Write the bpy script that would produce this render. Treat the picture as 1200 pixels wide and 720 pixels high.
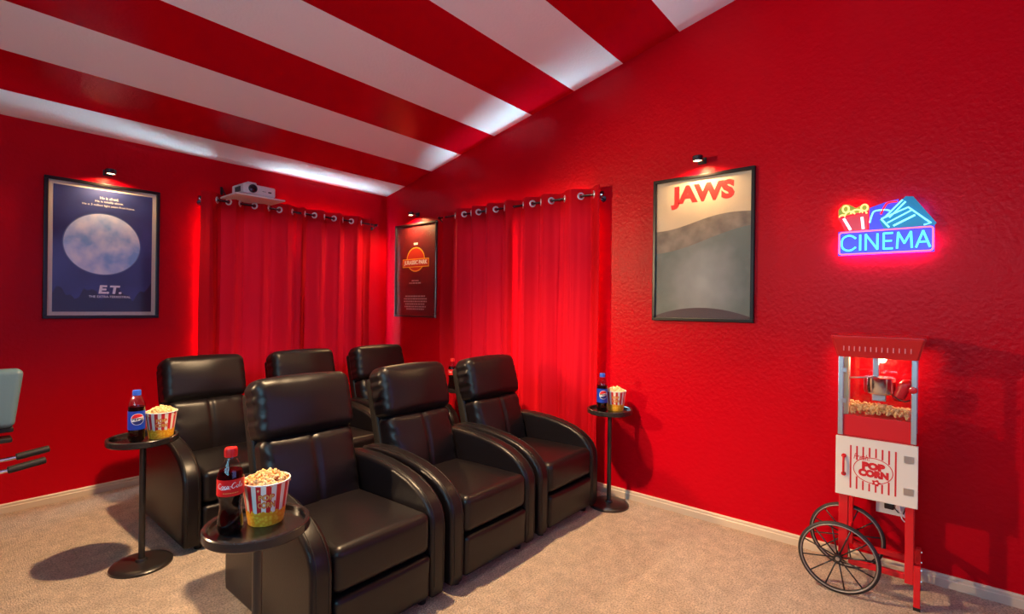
import bpy, bmesh, math, random
from mathutils import Vector, Matrix, noise
random.seed(7)
for o in list(bpy.data.objects): bpy.data.objects.remove(o)
SC = bpy.context.scene
C = SC.collection
PI = math.pi
R = math.radians

# ------------------------------------------------------------------ camera
XW, YW = 3.09, 4.26            # right wall and back wall planes, camera stands at x = y = 0
YAW, PITCH, ROLL = R(50.207), R(0.01), R(0.708)
cam = bpy.data.cameras.new('camera'); camo = bpy.data.objects.new('camera', cam); C.objects.link(camo)
cam.sensor_width = 36; cam.sensor_fit = 'HORIZONTAL'; cam.lens = 36 * 583.7 / 1200; cam.clip_start = 0.02
fw = Vector((math.sin(YAW) * math.cos(PITCH), math.cos(YAW) * math.cos(PITCH), math.sin(PITCH)))
rt = Vector((math.cos(YAW), -math.sin(YAW), 0)); up = rt.cross(fw)
r2 = math.cos(ROLL) * rt + math.sin(ROLL) * up; u2 = -math.sin(ROLL) * rt + math.cos(ROLL) * up
mw = Matrix((r2, u2, -fw)).transposed().to_4x4(); mw.translation = Vector((0, 0, 1.28))
camo.matrix_world = mw
SC.camera = camo

# ------------------------------------------------------------------ world, colour management
SC.view_settings.view_transform = 'Standard'; SC.view_settings.look = 'None'
SC.view_settings.gamma = 1; SC.view_settings.use_curve_mapping = False
SC.view_settings.exposure = 0.2
w = bpy.data.worlds.new('world'); SC.world = w; w.use_nodes = True
w.node_tree.nodes['Background'].inputs[0].default_value = (0.5, 0.6, 0.8, 1)
w.node_tree.nodes['Background'].inputs[1].default_value = 0.3

# strengths of the lights of the room
P_CEILING = 480        # warm ceiling lamp over the seats
P_LEFT = 420           # warm lamp by the left wall
E_SCREEN = 1.7        # the projection screen on the front wall
E_WINDOW = 120         # daylight in the curtained windows
E_FILL_LEFT = 6.5   # cool fill from an added, unseen left-hand window
P_PICTURE = 40.0       # picture lights
E_NEON = 2.0

# ------------------------------------------------------------------ helpers
def obj(name, me, mat=None, parent=None, loc=None, rot=None, smooth=False):
    if isinstance(me, bmesh.types.BMesh):
        bm = me; me = bpy.data.meshes.new(name); bm.to_mesh(me); bm.free()
    o = bpy.data.objects.new(name, me); C.objects.link(o)
    if mat is not None and not me.materials: me.materials.append(mat)
    if parent: o.parent = parent
    if loc is not None: o.location = loc
    if rot is not None: o.rotation_euler = rot
    if smooth:
        for p in me.polygons: p.use_smooth = True
    return o
def sharp(o, ang=35):
    me = o.data
    for p in me.polygons: p.use_smooth = True
    bm = bmesh.new(); bm.from_mesh(me)
    for e in bm.edges:
        if len(e.link_faces) == 2 and e.calc_face_angle(0) > R(ang): e.smooth = False
    bm.to_mesh(me); bm.free()
    return o
def tag(o, label, cat, group=None, kind=None):
    o['label'] = label; o['category'] = cat
    if group: o['group'] = group
    if kind: o['kind'] = kind
    return o
def thing(name, label, cat, loc=(0, 0, 0), rot=(0, 0, 0), group=None):
    o = bpy.data.objects.new(name, None); C.objects.link(o); o.empty_display_size = 0.05
    o.location = loc; o.rotation_euler = rot
    return tag(o, label, cat, group)
def struct(o): o['kind'] = 'structure'; return o
def dup(root, loc, rot=None, label=None, group=None):
    r = root.copy(); C.objects.link(r); r.location = loc
    if rot is not None: r.rotation_euler = rot
    if label: r['label'] = label
    if group: r['group'] = group
    for ch in list(root.children):
        c = ch.copy(); C.objects.link(c); c.parent = r
        for g in list(ch.children):
            d = g.copy(); C.objects.link(d); d.parent = c
    return r
def box(bm, x0, x1, y0, y1, z0, z1):
    v = [bm.verts.new(p) for p in ((x0,y0,z0),(x1,y0,z0),(x1,y1,z0),(x0,y1,z0),(x0,y0,z1),(x1,y0,z1),(x1,y1,z1),(x0,y1,z1))]
    for f in ((0,3,2,1),(4,5,6,7),(0,1,5,4),(1,2,6,5),(2,3,7,6),(3,0,4,7)): bm.faces.new([v[i] for i in f])
def boxbm(*a, bevel=0, seg=2):
    bm = bmesh.new(); box(bm, *a)
    if bevel: bmesh.ops.bevel(bm, geom=bm.edges[:], offset=bevel, segments=seg, affect='EDGES', profile=0.5)
    return bm
def tube(bm, pts, r, n=10, closed=False, caps=True):
    pts = [Vector(p) for p in pts]; m = len(pts)
    rs = r if isinstance(r, (list, tuple)) else [r] * m
    rings = []; prev = None
    for i, p in enumerate(pts):
        if closed: t = (pts[(i+1) % m] - pts[i-1])
        else: t = pts[min(i+1, m-1)] - pts[max(i-1, 0)]
        t.normalize()
        if prev is None:
            a = Vector((0,0,1)) if abs(t.z) < 0.9 else Vector((1,0,0))
            u = t.cross(a).normalized()
        else:
            u = (prev - t * prev.dot(t)).normalized()
        prev = u; v = t.cross(u)
        rings.append([bm.verts.new(p + rs[i] * (u * math.cos(2*PI*k/n) + v * math.sin(2*PI*k/n))) for k in range(n)])
    for i in range(m if closed else m - 1):
        a, b = rings[i], rings[(i+1) % m]
        if closed and i == m - 1:   # untwist the last ring
            d = min(range(n), key=lambda s: (a[0].co - b[s].co).length); b = b[d:] + b[:d]
        for k in range(n): bm.faces.new((a[k], a[(k+1) % n], b[(k+1) % n], b[k]))
    if caps and not closed:
        bm.faces.new(rings[0][::-1]); bm.faces.new(rings[-1])
def tubebm(*a, **k): bm = bmesh.new(); tube(bm, *a, **k); return bm
def lathe(prof, n=32, cap=False):
    bm = bmesh.new(); rings = []
    for r, z in prof:
        if r < 1e-6: rings.append([bm.verts.new((0,0,z))])
        else: rings.append([bm.verts.new((r*math.cos(2*PI*k/n), r*math.sin(2*PI*k/n), z)) for k in range(n)])
    for a, b in zip(rings, rings[1:]):
        for k in range(n):
            k2 = (k+1) % n
            if len(a) == 1 and len(b) == 1: continue
            if len(a) == 1: bm.faces.new((a[0], b[k2], b[k]))
            elif len(b) == 1: bm.faces.new((a[k], a[k2], b[0]))
            else: bm.faces.new((a[k], a[k2], b[k2], b[k]))
    bmesh.ops.recalc_face_normals(bm, faces=bm.faces[:])
    return bm
def rbox(sx, sy, sz, r, seg=4, mid=6, bulge=(0,0,0), fn=None):
    """rounded, optionally pillowy box centred on the origin"""
    h = (sx/2, sy/2, sz/2)
    def coords(hh):
        e = [hh - r + r * math.tan(R(45) * k / seg) for k in range(seg+1)]
        m = [-(hh-r) + 2*(hh-r) * k / mid for k in range(1, mid)]
        return [-x for x in e[::-1]] + m + e
    cs = [coords(x) for x in h]; bm = bmesh.new(); vd = {}
    def vert(q):
        key = tuple(round(x, 6) for x in q)
        if key in vd: return vd[key]
        c = [max(-(h[i]-r), min(h[i]-r, q[i])) for i in range(3)]
        d = Vector([q[i]-c[i] for i in range(3)])
        p = Vector(c) + (d.normalized() * r if d.length > 1e-9 else d)
        n = [p[i]/h[i] for i in range(3)]
        o = p.copy()
        for i in range(3):
            if bulge[i]:
                j, k = (i+1) % 3, (i+2) % 3
                o[i] += bulge[i] * n[i] * max(0, 1-n[j]**2) * max(0, 1-n[k]**2)
        if fn: o = Vector(fn(o.x, o.y, o.z, n))
        v = bm.verts.new(o); vd[key] = v; return v
    for ax in range(3):
        a, b = (ax+1) % 3, (ax+2) % 3
        for s in (-1, 1):
            A, B = cs[a], cs[b]
            for i in range(len(A)-1):
                for j in range(len(B)-1):
                    qs = []
                    for (ii, jj) in ((i,j),(i+1,j),(i+1,j+1),(i,j+1)):
                        q = [0,0,0]; q[ax] = s*h[ax]; q[a] = A[ii]; q[b] = B[jj]; qs.append(vert(q))
                    bm.faces.new(qs if s > 0 else qs[::-1])
    return bm
def poly(bm, pts, z=0.0, depth=0.0):
    """flat polygon in xy, optionally given a depth down from z"""
    v = [bm.verts.new((p[0], p[1], z)) for p in pts]; f = bm.faces.new(v)
    if f.calc_area() > 0:
        f.normal_update()
        if f.normal.z < 0: f.normal_flip()
    if depth:
        g = bmesh.ops.extrude_face_region(bm, geom=[f])
        nv = [x for x in g['geom'] if isinstance(x, bmesh.types.BMVert)]
        bmesh.ops.translate(bm, verts=nv, vec=(0,0,depth))
def ellipse(cx, cy, rx, ry, n=40, a0=0, a1=2*PI):
    return [(cx + rx*math.cos(a0+(a1-a0)*k/n), cy + ry*math.sin(a0+(a1-a0)*k/n)) for k in range(n if a1-a0 > 6.28 else n+1)]
def ribbon(bm, pts, wd, z=0.0, closed=False):
    """flat stroke in the xy plane; wd may be a list of widths"""
    pts = [Vector((p[0], p[1], 0)) for p in pts]; m = len(pts)
    ws = wd if isinstance(wd, (list, tuple)) else [wd]*m
    L = []
    for i, p in enumerate(pts):
        t = (pts[(i+1) % m] - pts[i-1]) if closed else (pts[min(i+1,m-1)] - pts[max(i-1,0)])
        t.normalize(); nn = Vector((-t.y, t.x, 0)) * ws[i] / 2
        L.append((bm.verts.new((p.x+nn.x, p.y+nn.y, z)), bm.verts.new((p.x-nn.x, p.y-nn.y, z))))
    for i in range(m if closed else m-1):
        a, b = L[i], L[(i+1) % m]; bm.faces.new((a[1], b[1], b[0], a[0]))
def text_bm(s, size, bold=0.0, shear=0.0, space=1.0, width=None, depth=0.0, z=0.0, xs=1.0):
    cu = bpy.data.curves.new('t', 'FONT'); cu.body = s; cu.size = size; cu.offset = bold; cu.shear = shear
    cu.space_character = space; cu.align_x = 'CENTER'; cu.align_y = 'CENTER'; cu.resolution_u = 3; cu.extrude = depth
    o = bpy.data.objects.new('t', cu); C.objects.link(o)
    me = bpy.data.meshes.new_from_object(o)
    bpy.data.objects.remove(o); bpy.data.curves.remove(cu)
    bm = bmesh.new(); bm.from_mesh(me); bpy.data.meshes.remove(me)
    xsv = [v.co.x for v in bm.verts]; ysv = [v.co.y for v in bm.verts]
    cx, cy = (min(xsv)+max(xsv))/2, (min(ysv)+max(ysv))/2
    k = (width / (max(xsv)-min(xsv))) if width else 1.0
    for v in bm.verts: v.co = Vector(((v.co.x-cx)*k*(1 if width else xs), (v.co.y-cy)*(k if width else 1), v.co.z + z))
    return bm
def shift(bm, x=0, y=0, z=0):
    bmesh.ops.translate(bm, verts=bm.verts[:], vec=(x, y, z)); return bm
def stretch(bm, w=None, h=None):
    xs = [v.co.x for v in bm.verts]; ys = [v.co.y for v in bm.verts]
    a = w/(max(xs)-min(xs)) if w else 1; b = h/(max(ys)-min(ys)) if h else 1
    for v in bm.verts: v.co.x *= a; v.co.y *= b
    return bm
def wrap(bm, rad, step=0.006, lift=0.0004, taper=None):
    """bend a flat drawing (x across, y up) round a vertical cylinder; faces -y"""
    xs = [v.co.x for v in bm.verts]
    x = math.floor(min(xs)/step)*step
    while x < max(xs):
        bmesh.ops.bisect_plane(bm, geom=bm.verts[:]+bm.edges[:]+bm.faces[:], plane_co=(x,0,0), plane_no=(1,0,0)); x += step
    for v in bm.verts:
        z = v.co.y; rr = (taper(z) if taper else rad) + lift + v.co.z; a = v.co.x / rad
        v.co = Vector((rr*math.sin(a), -rr*math.cos(a), z))
    return bm
def strip_wrap(w0, h0, h1, rad, n=24, lift=0.0003, taper=None):
    bm = bmesh.new(); rows = []
    for z in (h0, h1):
        rr = (taper(z) if taper else rad) + lift
        rows.append([bm.verts.new((rr*math.sin(-w0/2+w0*k/n), -rr*math.cos(-w0/2+w0*k/n), z)) for k in range(n+1)])
    for k in range(n): bm.faces.new((rows[0][k], rows[0][k+1], rows[1][k+1], rows[1][k]))
    return bm

# ------------------------------------------------------------------ materials
def mat(name, col, rough=0.5, metal=0.0, bump=None, var=None, emit=None, spec=0.5, coat=0.0, sheen=0.0):
    m = bpy.data.materials.new(name); m.use_nodes = True; nt = m.node_tree; b = nt.nodes['Principled BSDF']
    b.inputs['Base Color'].default_value = (*col, 1); b.inputs['Roughness'].default_value = rough
    b.inputs['Metallic'].default_value = metal; b.inputs['Specular IOR Level'].default_value = spec
    b.inputs['Coat Weight'].default_value = coat; b.inputs['Sheen Weight'].default_value = sheen
    if emit: b.inputs['Emission Color'].default_value = (*emit[0], 1); b.inputs['Emission Strength'].default_value = emit[1]
    if bump or var:
        tc = nt.nodes.new('ShaderNodeTexCoord')
    if bump:
        n = nt.nodes.new('ShaderNodeTexNoise'); n.inputs['Scale'].default_value = bump[0]; n.inputs['Detail'].default_value = bump[2] if len(bump) > 2 else 3
        nt.links.new(tc.outputs['Object'], n.inputs['Vector'])
        bp = nt.nodes.new('ShaderNodeBump'); bp.inputs['Strength'].default_value = bump[1]; bp.inputs['Distance'].default_value = bump[3] if len(bump) > 3 else 0.01
        nt.links.new(n.outputs['Fac'], bp.inputs['Height']); nt.links.new(bp.outputs['Normal'], b.inputs['Normal'])
    if var:
        n = nt.nodes.new('ShaderNodeTexNoise'); n.inputs['Scale'].default_value = var[0]; n.inputs['Detail'].default_value = 4
        nt.links.new(tc.outputs['Object'], n.inputs['Vector'])
        rp = nt.nodes.new('ShaderNodeValToRGB'); rp.color_ramp.elements[0].position = 0.35; rp.color_ramp.elements[1].position = 0.65
        rp.color_ramp.elements[0].color = (*var[1], 1); rp.color_ramp.elements[1].color = (*col, 1)
        nt.links.new(n.outputs['Fac'], rp.inputs['Fac']); nt.links.new(rp.outputs['Color'], b.inputs['Base Color'])
    return m
def clear(name, tint=(1,1,1), fac=0.04, rough=0.02, gain=1.0):
    m = bpy.data.materials.new(name); m.use_nodes = True; nt = m.node_tree; nt.nodes.clear()
    o = nt.nodes.new('ShaderNodeOutputMaterial'); t = nt.nodes.new('ShaderNodeBsdfTransparent'); g = nt.nodes.new('ShaderNodeBsdfGlossy')
    fr = nt.nodes.new('ShaderNodeFresnel'); fr.inputs[0].default_value = 1.45; ge = nt.nodes.new('ShaderNodeNewGeometry'); io = nt.nodes.new('ShaderNodeMix'); io.inputs[2].default_value = 1.45; io.inputs[3].default_value = 1/1.45; nt.links.new(ge.outputs['Backfacing'], io.inputs[0]); nt.links.new(io.outputs[0], fr.inputs[0])
    mx = nt.nodes.new('ShaderNodeMixShader')
    t.inputs[0].default_value = (*tint, 1); g.inputs['Roughness'].default_value = rough
    ad = nt.nodes.new('ShaderNodeMath'); ad.operation = 'ADD'; ad.inputs[1].default_value = fac - 0.04; ad.use_clamp = True
    gn = nt.nodes.new('ShaderNodeMath'); gn.operation = 'MULTIPLY'; gn.inputs[1].default_value = gain; nt.links.new(fr.outputs[0], gn.inputs[0]); nt.links.new(gn.outputs[0], ad.inputs[0]); nt.links.new(ad.outputs[0], mx.inputs[0])
    nt.links.new(t.outputs[0], mx.inputs[1]); nt.links.new(g.outputs[0], mx.inputs[2]); nt.links.new(mx.outputs[0], o.inputs[0])
    return m
def emis(name, col, s):
    m = bpy.data.materials.new(name); m.use_nodes = True; nt = m.node_tree; nt.nodes.clear()
    o = nt.nodes.new('ShaderNodeOutputMaterial'); e = nt.nodes.new('ShaderNodeEmission')
    e.inputs[0].default_value = (*col, 1); e.inputs[1].default_value = s; nt.links.new(e.outputs[0], o.inputs[0]); return m

WALL_RED = (0.50, 0.0004, 0.008)
M = {}
def paint(name, col, rough):
    """satin wall paint over orange-peel plaster"""
    m = mat(name, col, rough, bump=(48, 0.40, 3, 0.006), spec=0.10)
    return m
M['wall'] = paint('red_wall_paint', WALL_RED, 0.34)
def ceiling_material():
    m = mat('striped_ceiling_paint', (1,1,1), 0.4, bump=(60, 0.3, 3, 0.006)); nt = m.node_tree; b = nt.nodes['Principled BSDF']
    tc = nt.nodes.new('ShaderNodeTexCoord'); sx = nt.nodes.new('ShaderNodeSeparateXYZ'); nt.links.new(tc.outputs['Object'], sx.inputs[0])
    def mth(op, a, v):
        n = nt.nodes.new('ShaderNodeMath'); n.operation = op; nt.links.new(a, n.inputs[0]); n.inputs[1].default_value = v; return n.outputs[0]
    # stripes 0.395 m wide parallel to the back wall; a white one starts the count at y = 3.965
    t = mth('ADD', sx.outputs['Y'], -3.965 + 0.392*20)
    t = mth('DIVIDE', t, 0.784); t = mth('FRACT', t, 0); t = mth('LESS_THAN', t, 0.5)
    mx = nt.nodes.new('ShaderNodeMix'); mx.data_type = 'RGBA'; nt.links.new(t, mx.inputs[0])
    mx.inputs[6].default_value = (*WALL_RED, 1); mx.inputs[7].default_value = (0.88, 0.86, 0.85, 1)
    nt.links.new(mx.outputs[2], b.inputs['Base Color'])
    rr = nt.nodes.new('ShaderNodeMix'); rr.data_type = 'FLOAT'; nt.links.new(t, rr.inputs[0]); rr.inputs[2].default_value = 0.19; rr.inputs[3].default_value = 0.42
    nt.links.new(rr.outputs[0], b.inputs['Roughness'])
    return m
M['ceiling'] = ceiling_material()
def carpet_material():
    m = mat('beige_carpet', (0.52, 0.36, 0.25), 0.95, bump=(170, 1.0, 5, 0.03), spec=0.1, sheen=0.3); nt = m.node_tree; b = nt.nodes['Principled BSDF']
    tc = nt.nodes.new('ShaderNodeTexCoord')
    n1 = nt.nodes.new('ShaderNodeTexNoise'); n1.inputs['Scale'].default_value = 130; n1.inputs['Detail'].default_value = 6
    n2 = nt.nodes.new('ShaderNodeTexNoise'); n2.inputs['Scale'].default_value = 14; n2.inputs['Detail'].default_value = 8; n2.inputs['Roughness'].default_value = 0.65
    for n in (n1, n2): nt.links.new(tc.outputs['Object'], n.inputs['Vector'])
    rp = nt.nodes.new('ShaderNodeValToRGB'); e = rp.color_ramp.elements
    e[0].position = 0.30; e[0].color = (0.42, 0.27, 0.175, 1); e[1].position = 0.60; e[1].color = (0.95, 0.72, 0.52, 1)
    nt.links.new(n1.outputs['Fac'], rp.inputs['Fac'])
    rq = nt.nodes.new('ShaderNodeValToRGB'); e = rq.color_ramp.elements
    e[0].position = 0.35; e[0].color = (0.72, 0.69, 0.66, 1); e[1].position = 0.65; e[1].color = (1, 1, 1, 1)
    nt.links.new(n2.outputs['Fac'], rq.inputs['Fac'])
    mx = nt.nodes.new('ShaderNodeMix'); mx.data_type = 'RGBA'; mx.blend_type = 'MULTIPLY'; mx.inputs[0].default_value = 1
    nt.links.new(rp.outputs[0], mx.inputs[6]); nt.links.new(rq.outputs[0], mx.inputs[7]); nt.links.new(mx.outputs[2], b.inputs['Base Color'])
    return m
M['carpet'] = carpet_material()
M['trim'] = mat('cream_trim_paint', (0.62, 0.50, 0.38), 0.4)
M['leather'] = mat('black_leather', (0.0065, 0.0045, 0.0060), 0.37, bump=(140, 0.12, 4, 0.004), spec=0.36)
M['leather_side'] = mat('black_leather_side', (0.005, 0.004, 0.0045), 0.5, bump=(140, 0.12, 4, 0.004), spec=0.35)
M['seam'] = mat('black_stitching', (0.008, 0.007, 0.007), 0.6)
M['black_plastic'] = mat('black_plastic', (0.012, 0.011, 0.011), 0.4)
M['black_metal'] = mat('black_powder_coat', (0.016, 0.013, 0.013), 0.32, spec=0.6)
M['black_wood'] = mat('black_wood', (0.02, 0.016, 0.017), 0.22, var=(14, (0.012, 0.010, 0.011)), spec=0.6)
M['chrome'] = mat('chrome', (0.85, 0.86, 0.88), 0.12, 1.0)
M['grommet'] = mat('bright_grommet_metal', (0.90, 0.90, 0.92), 0.32, 0.75)
M['steel'] = mat('brushed_steel', (0.62, 0.62, 0.62), 0.3, 1.0)
M['alu'] = mat('aluminium_profile', (0.55, 0.56, 0.57), 0.38, 0.9)
M['dark_chrome'] = mat('dark_rod_metal', (0.10, 0.09, 0.11), 0.25, 0.9)
M['white_plastic'] = mat('white_plastic', (0.80, 0.78, 0.76), 0.4)
M['glass'] = clear('clear_glass', (0.97, 0.98, 0.98), 0.05)
M['poster_glass'] = clear('anti_glare_poster_glass', (1, 1, 1), 0.04, 0.05, 0.3)
M['bottle'] = clear('clear_bottle_plastic', (0.93, 0.93, 0.95), 0.05, 0.04)
M['cola'] = mat('dark_cola', (0.008, 0.002, 0.0015), 0.08, spec=0.18)
M['cap_red'] = mat('red_cap', (0.72, 0.02, 0.02), 0.35)
M['cap_blue'] = mat('blue_cap', (0.03, 0.11, 0.62), 0.35)
M['label_red'] = mat('red_label', (0.70, 0.008, 0.012), 0.32)
M['label_blue'] = mat('blue_label', (0.006, 0.045, 0.42), 0.32)
M['ink_white'] = mat('white_ink', (0.85, 0.85, 0.85), 0.4)
M['ink_black'] = mat('black_ink', (0.008, 0.008, 0.010), 0.4)
M['ink_red'] = mat('red_ink', (0.62, 0.012, 0.018), 0.4)
M['ink_navy'] = mat('navy_ink', (0.008, 0.02, 0.16), 0.4)
M['ink_gold'] = mat('gold_ink', (0.75, 0.42, 0.10), 0.45)
M['popcorn'] = mat('popcorn', (0.88, 0.66, 0.36), 0.7, var=(60, (0.78, 0.44, 0.14)))
M['cart_red'] = mat('red_cart_enamel', (0.60, 0.008, 0.014), 0.32)
M['cart_white'] = mat('white_cart_panel', (0.74, 0.69, 0.62), 0.3)
M['whitewall'] = mat('grey_rim_line', (0.30, 0.27, 0.25), 0.4, 0.4)
M['tyre'] = mat('black_rubber', (0.014, 0.012, 0.012), 0.55)

# ------------------------------------------------------------------ structure
X0, Y0 = -1.35, -2.1           # left wall, front wall
ZC, SL = 2.395, 0.212          # ceiling height at the back wall, rise per metre away from it
zc = lambda y: ZC + SL * (YW - y)
WB = (1.46, 2.80, 0.70, 2.00)  # opening in the back wall x0 x1 z0 z1
WR = (1.80, 3.22, 0.70, 2.00)  # opening in the right wall y0 y1 z0 z1
WL = (-0.9, 1.6, 1.3, 2.4)     # opening for the added fill window in the left wall y0 y1 z0 z1
T = 0.14
floor = struct(obj('floor', boxbm(X0-T, XW+T, Y0-T, YW+T, -0.06, 0), M['carpet']))
bm = bmesh.new()
for a in ((X0, WB[0], YW, YW+T, 0, ZC), (WB[1], XW+T, YW, YW+T, 0, ZC), (WB[0], WB[1], YW, YW+T, 0, WB[2]), (WB[0], WB[1], YW, YW+T, WB[3], ZC)): box(bm, *a)
struct(obj('wall_back', bm, M['wall']))
def side_wall(name, xa, xb, o):
    bm = bmesh.new()
    def pr(y0, y1, z0, top):
        v = [bm.verts.new(p) for p in ((xa,y0,z0),(xb,y0,z0),(xb,y1,z0),(xa,y1,z0),(xa,y0,top(y0)),(xb,y0,top(y0)),(xb,y1,top(y1)),(xa,y1,top(y1)))]
        for f in ((0,3,2,1),(4,5,6,7),(0,1,5,4),(1,2,6,5),(2,3,7,6),(3,0,4,7)): bm.faces.new([v[i] for i in f])
    pr(Y0, o[0], 0, zc); pr(o[1], YW, 0, zc); pr(o[0], o[1], 0, lambda y: o[2]); pr(o[0], o[1], o[3], zc)
    return struct(obj(name, bm, M['wall']))
side_wall('wall_right', XW, XW+T, WR)
side_wall('wall_left', X0-T, X0, WL)
struct(obj('wall_front', boxbm(X0-T, XW+T, Y0-T, Y0, 0, zc(Y0)+0.05), M['wall']))
bm = bmesh.new()
v = [bm.verts.new(p) for p in ((X0-T,Y0-T,zc(Y0-T)),(XW+T,Y0-T,zc(Y0-T)),(XW+T,YW+T,zc(YW+T)),(X0-T,YW+T,zc(YW+T)))]
v += [bm.verts.new(x.co + Vector((0,0,0.1))) for x in v]
for f in ((0,3,2,1),(4,5,6,7),(0,1,5,4),(1,2,6,5),(2,3,7,6),(3,0,4,7)): bm.faces.new([v[i] for i in f])
struct(obj('ceiling', bm, M['ceiling']))
BH = 0.058
def skirting(name, p, q, n):
    """baseboard from p to q with normal n: flat face, eased top"""
    p, q, n = Vector(p), Vector(q), Vector(n)
    prof = [(0,0),(0.013,0),(0.013,0.036),(0.010,0.040),(0.010,BH-0.006),(0.006,BH),(0,BH)]
    bm = bmesh.new(); A = [bm.verts.new(p+n*a+Vector((0,0,b))) for a,b in prof]; B = [bm.verts.new(q+n*a+Vector((0,0,b))) for a,b in prof]
    for i in range(len(prof)): j = (i+1) % len(prof); bm.faces.new((A[i],A[j],B[j],B[i]))
    bm.faces.new(A); bm.faces.new(B[::-1]); bmesh.ops.recalc_face_normals(bm, faces=bm.faces[:])
    struct(obj(name, bm, M['trim']))
skirting('baseboard_back', (X0, YW, 0), (XW-0.013, YW, 0), (0,-1,0))
skirting('baseboard_right', (XW, Y0, 0), (XW, YW, 0), (-1,0,0))
skirting('baseboard_left', (X0, Y0, 0), (X0, YW-0.013, 0), (1,0,0))
# windows: frame, sash bars, daylit panes
def window(name, o, tr, day):
    """o = a0 a1 z0 z1 ; tr(a, d, z) -> world, d = depth into the wall"""
    def bx(name, a0, a1, d0, d1, z0, z1, m, par=None):
        p, q = tr(a0, d0, z0), tr(a1, d1, z1)
        bm = boxbm(min(p[0],q[0]), max(p[0],q[0]), min(p[1],q[1]), max(p[1],q[1]), z0, z1)
        return obj(name, bm, m, par)
    a0, a1, z0, z1 = o; f = 0.045; am = (a0+a1)/2
    bm_root = bx(name, a0, a1, 0.03, 0.07, z0, z0+f, M['white_plastic']); struct(bm_root)
    bx('window_frame', a0, a1, 0.03, 0.07, z1-f, z1, M['white_plastic'], bm_root)
    bx('window_frame', a0, a0+f, 0.03, 0.07, z0+f, z1-f, M['white_plastic'], bm_root)
    bx('window_frame', a1-f, a1, 0.03, 0.07, z0+f, z1-f, M['white_plastic'], bm_root)
    bx('window_frame', am-f/2, am+f/2, 0.03, 0.07, z0+f, z1-f, M['white_plastic'], bm_root)
    bx('pane', a0+f, am-f/2, 0.05, 0.056, z0+f, z1-f, day, bm_root)
    bx('pane', am+f/2, a1-f, 0.05, 0.056, z0+f, z1-f, day, bm_root)
DAY = emis('daylit_frosted_pane', (0.48, 0.84, 1.0), E_WINDOW)
FILL_PANE = emis('cool_fill_left_pane', (0.30, 0.74, 1.0), E_FILL_LEFT)  # pane glow tinted as cool fill for the white ceiling stripes
window('window_1', WB, lambda a, d, z: (a, YW+d, z), DAY)
window('window_2', WR, lambda a, d, z: (XW+d, a, z), DAY)
window('fill_window', WL, lambda a, d, z: (X0-d, a, z), FILL_PANE)  # out of view, added to throw cool fill light on the ceiling
# the projection screen the seats face, on the front wall
s = thing('projection_screen', 'wide lit projection screen on the wall the seats face', 'screen', (1.35, Y0+0.02, 1.55))
obj('screen_frame', boxbm(-1.25, 1.25, -0.018, 0.0, -0.74, 0.74), M['black_metal'], s)
obj('screen_image', boxbm(-1.2, 1.2, 0.001, 0.004, -0.69, 0.69), emis('screen_light', (0.40, 0.38, 1.0), E_SCREEN), s)
# ceiling lamp above the seats
def ceiling_lamp(x, y, power, col, size, label):
    z = zc(y)
    t = thing('ceiling_lamp', label, 'lamp', (x, y, z-0.004), (-math.atan(SL), 0, 0))
    sharp(obj('lamp_rim', lathe([(size,-0.0),(size+0.03,-0.0),(size+0.03,-0.025),(size,-0.03),(size,-0.0)], 32), M['white_plastic'], t))
    obj('lamp_lens', lathe([(0,-0.012),(size,-0.012)], 32), emis('lamp_glow', col, 8), t)
    li = bpy.data.lights.new('lamp_light', 'SPOT'); li.spot_size = R(112); li.spot_blend = 0.7; li.shadow_soft_size = 0.05; li.energy = power; li.color = col
    lo = bpy.data.objects.new('lamp_light', li); C.objects.link(lo); lo.parent = t; lo.location = (0, 0, -0.05); lo.rotation_euler = (math.atan(SL), 0, 0)
ceiling_lamp(1.35, 1.98, P_CEILING, (1.0, 0.67, 0.36), 0.07, 'round warm ceiling lamp over the seats')
def wall_lamp(y, z, power, col):
    t = thing('wall_lamp', 'small warm wall lamp on the left-hand wall', 'lamp', (X0, y, z))
    obj('wall_plate', boxbm(0, 0.02, -0.05, 0.05, -0.08, 0.08, bevel=0.004), M['black_metal'], t)
    sharp(obj('lamp_arm', tubebm([(0.02,0,0),(0.10,0,0),(0.12,0,0.02)], 0.009), M['black_metal'], t))
    obj('lamp_bulb', lathe([(0,-0.03),(0.02,-0.024),(0.03,0),(0.02,0.024),(0,0.03)], 16), emis('bulb_glow', col, 8), t, (0.12,0,0.05), smooth=True)
    li = bpy.data.lights.new('lamp_light', 'SPOT'); li.spot_size = R(62); li.spot_blend = 0.5; li.shadow_soft_size = 0.04; li.energy = power; li.color = col
    lo = bpy.data.objects.new('lamp_light', li); C.objects.link(lo); lo.parent = t; lo.location = (0.17, 0, 0.05); lo.rotation_euler = (Vector((2.6, 0.35, 0.75)) - Vector((X0+0.17, y, z+0.05))).to_track_quat('-Z', 'Y').to_euler()
wall_lamp(3.75, 1.95, P_LEFT, (1.0, 0.68, 0.38))

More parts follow.
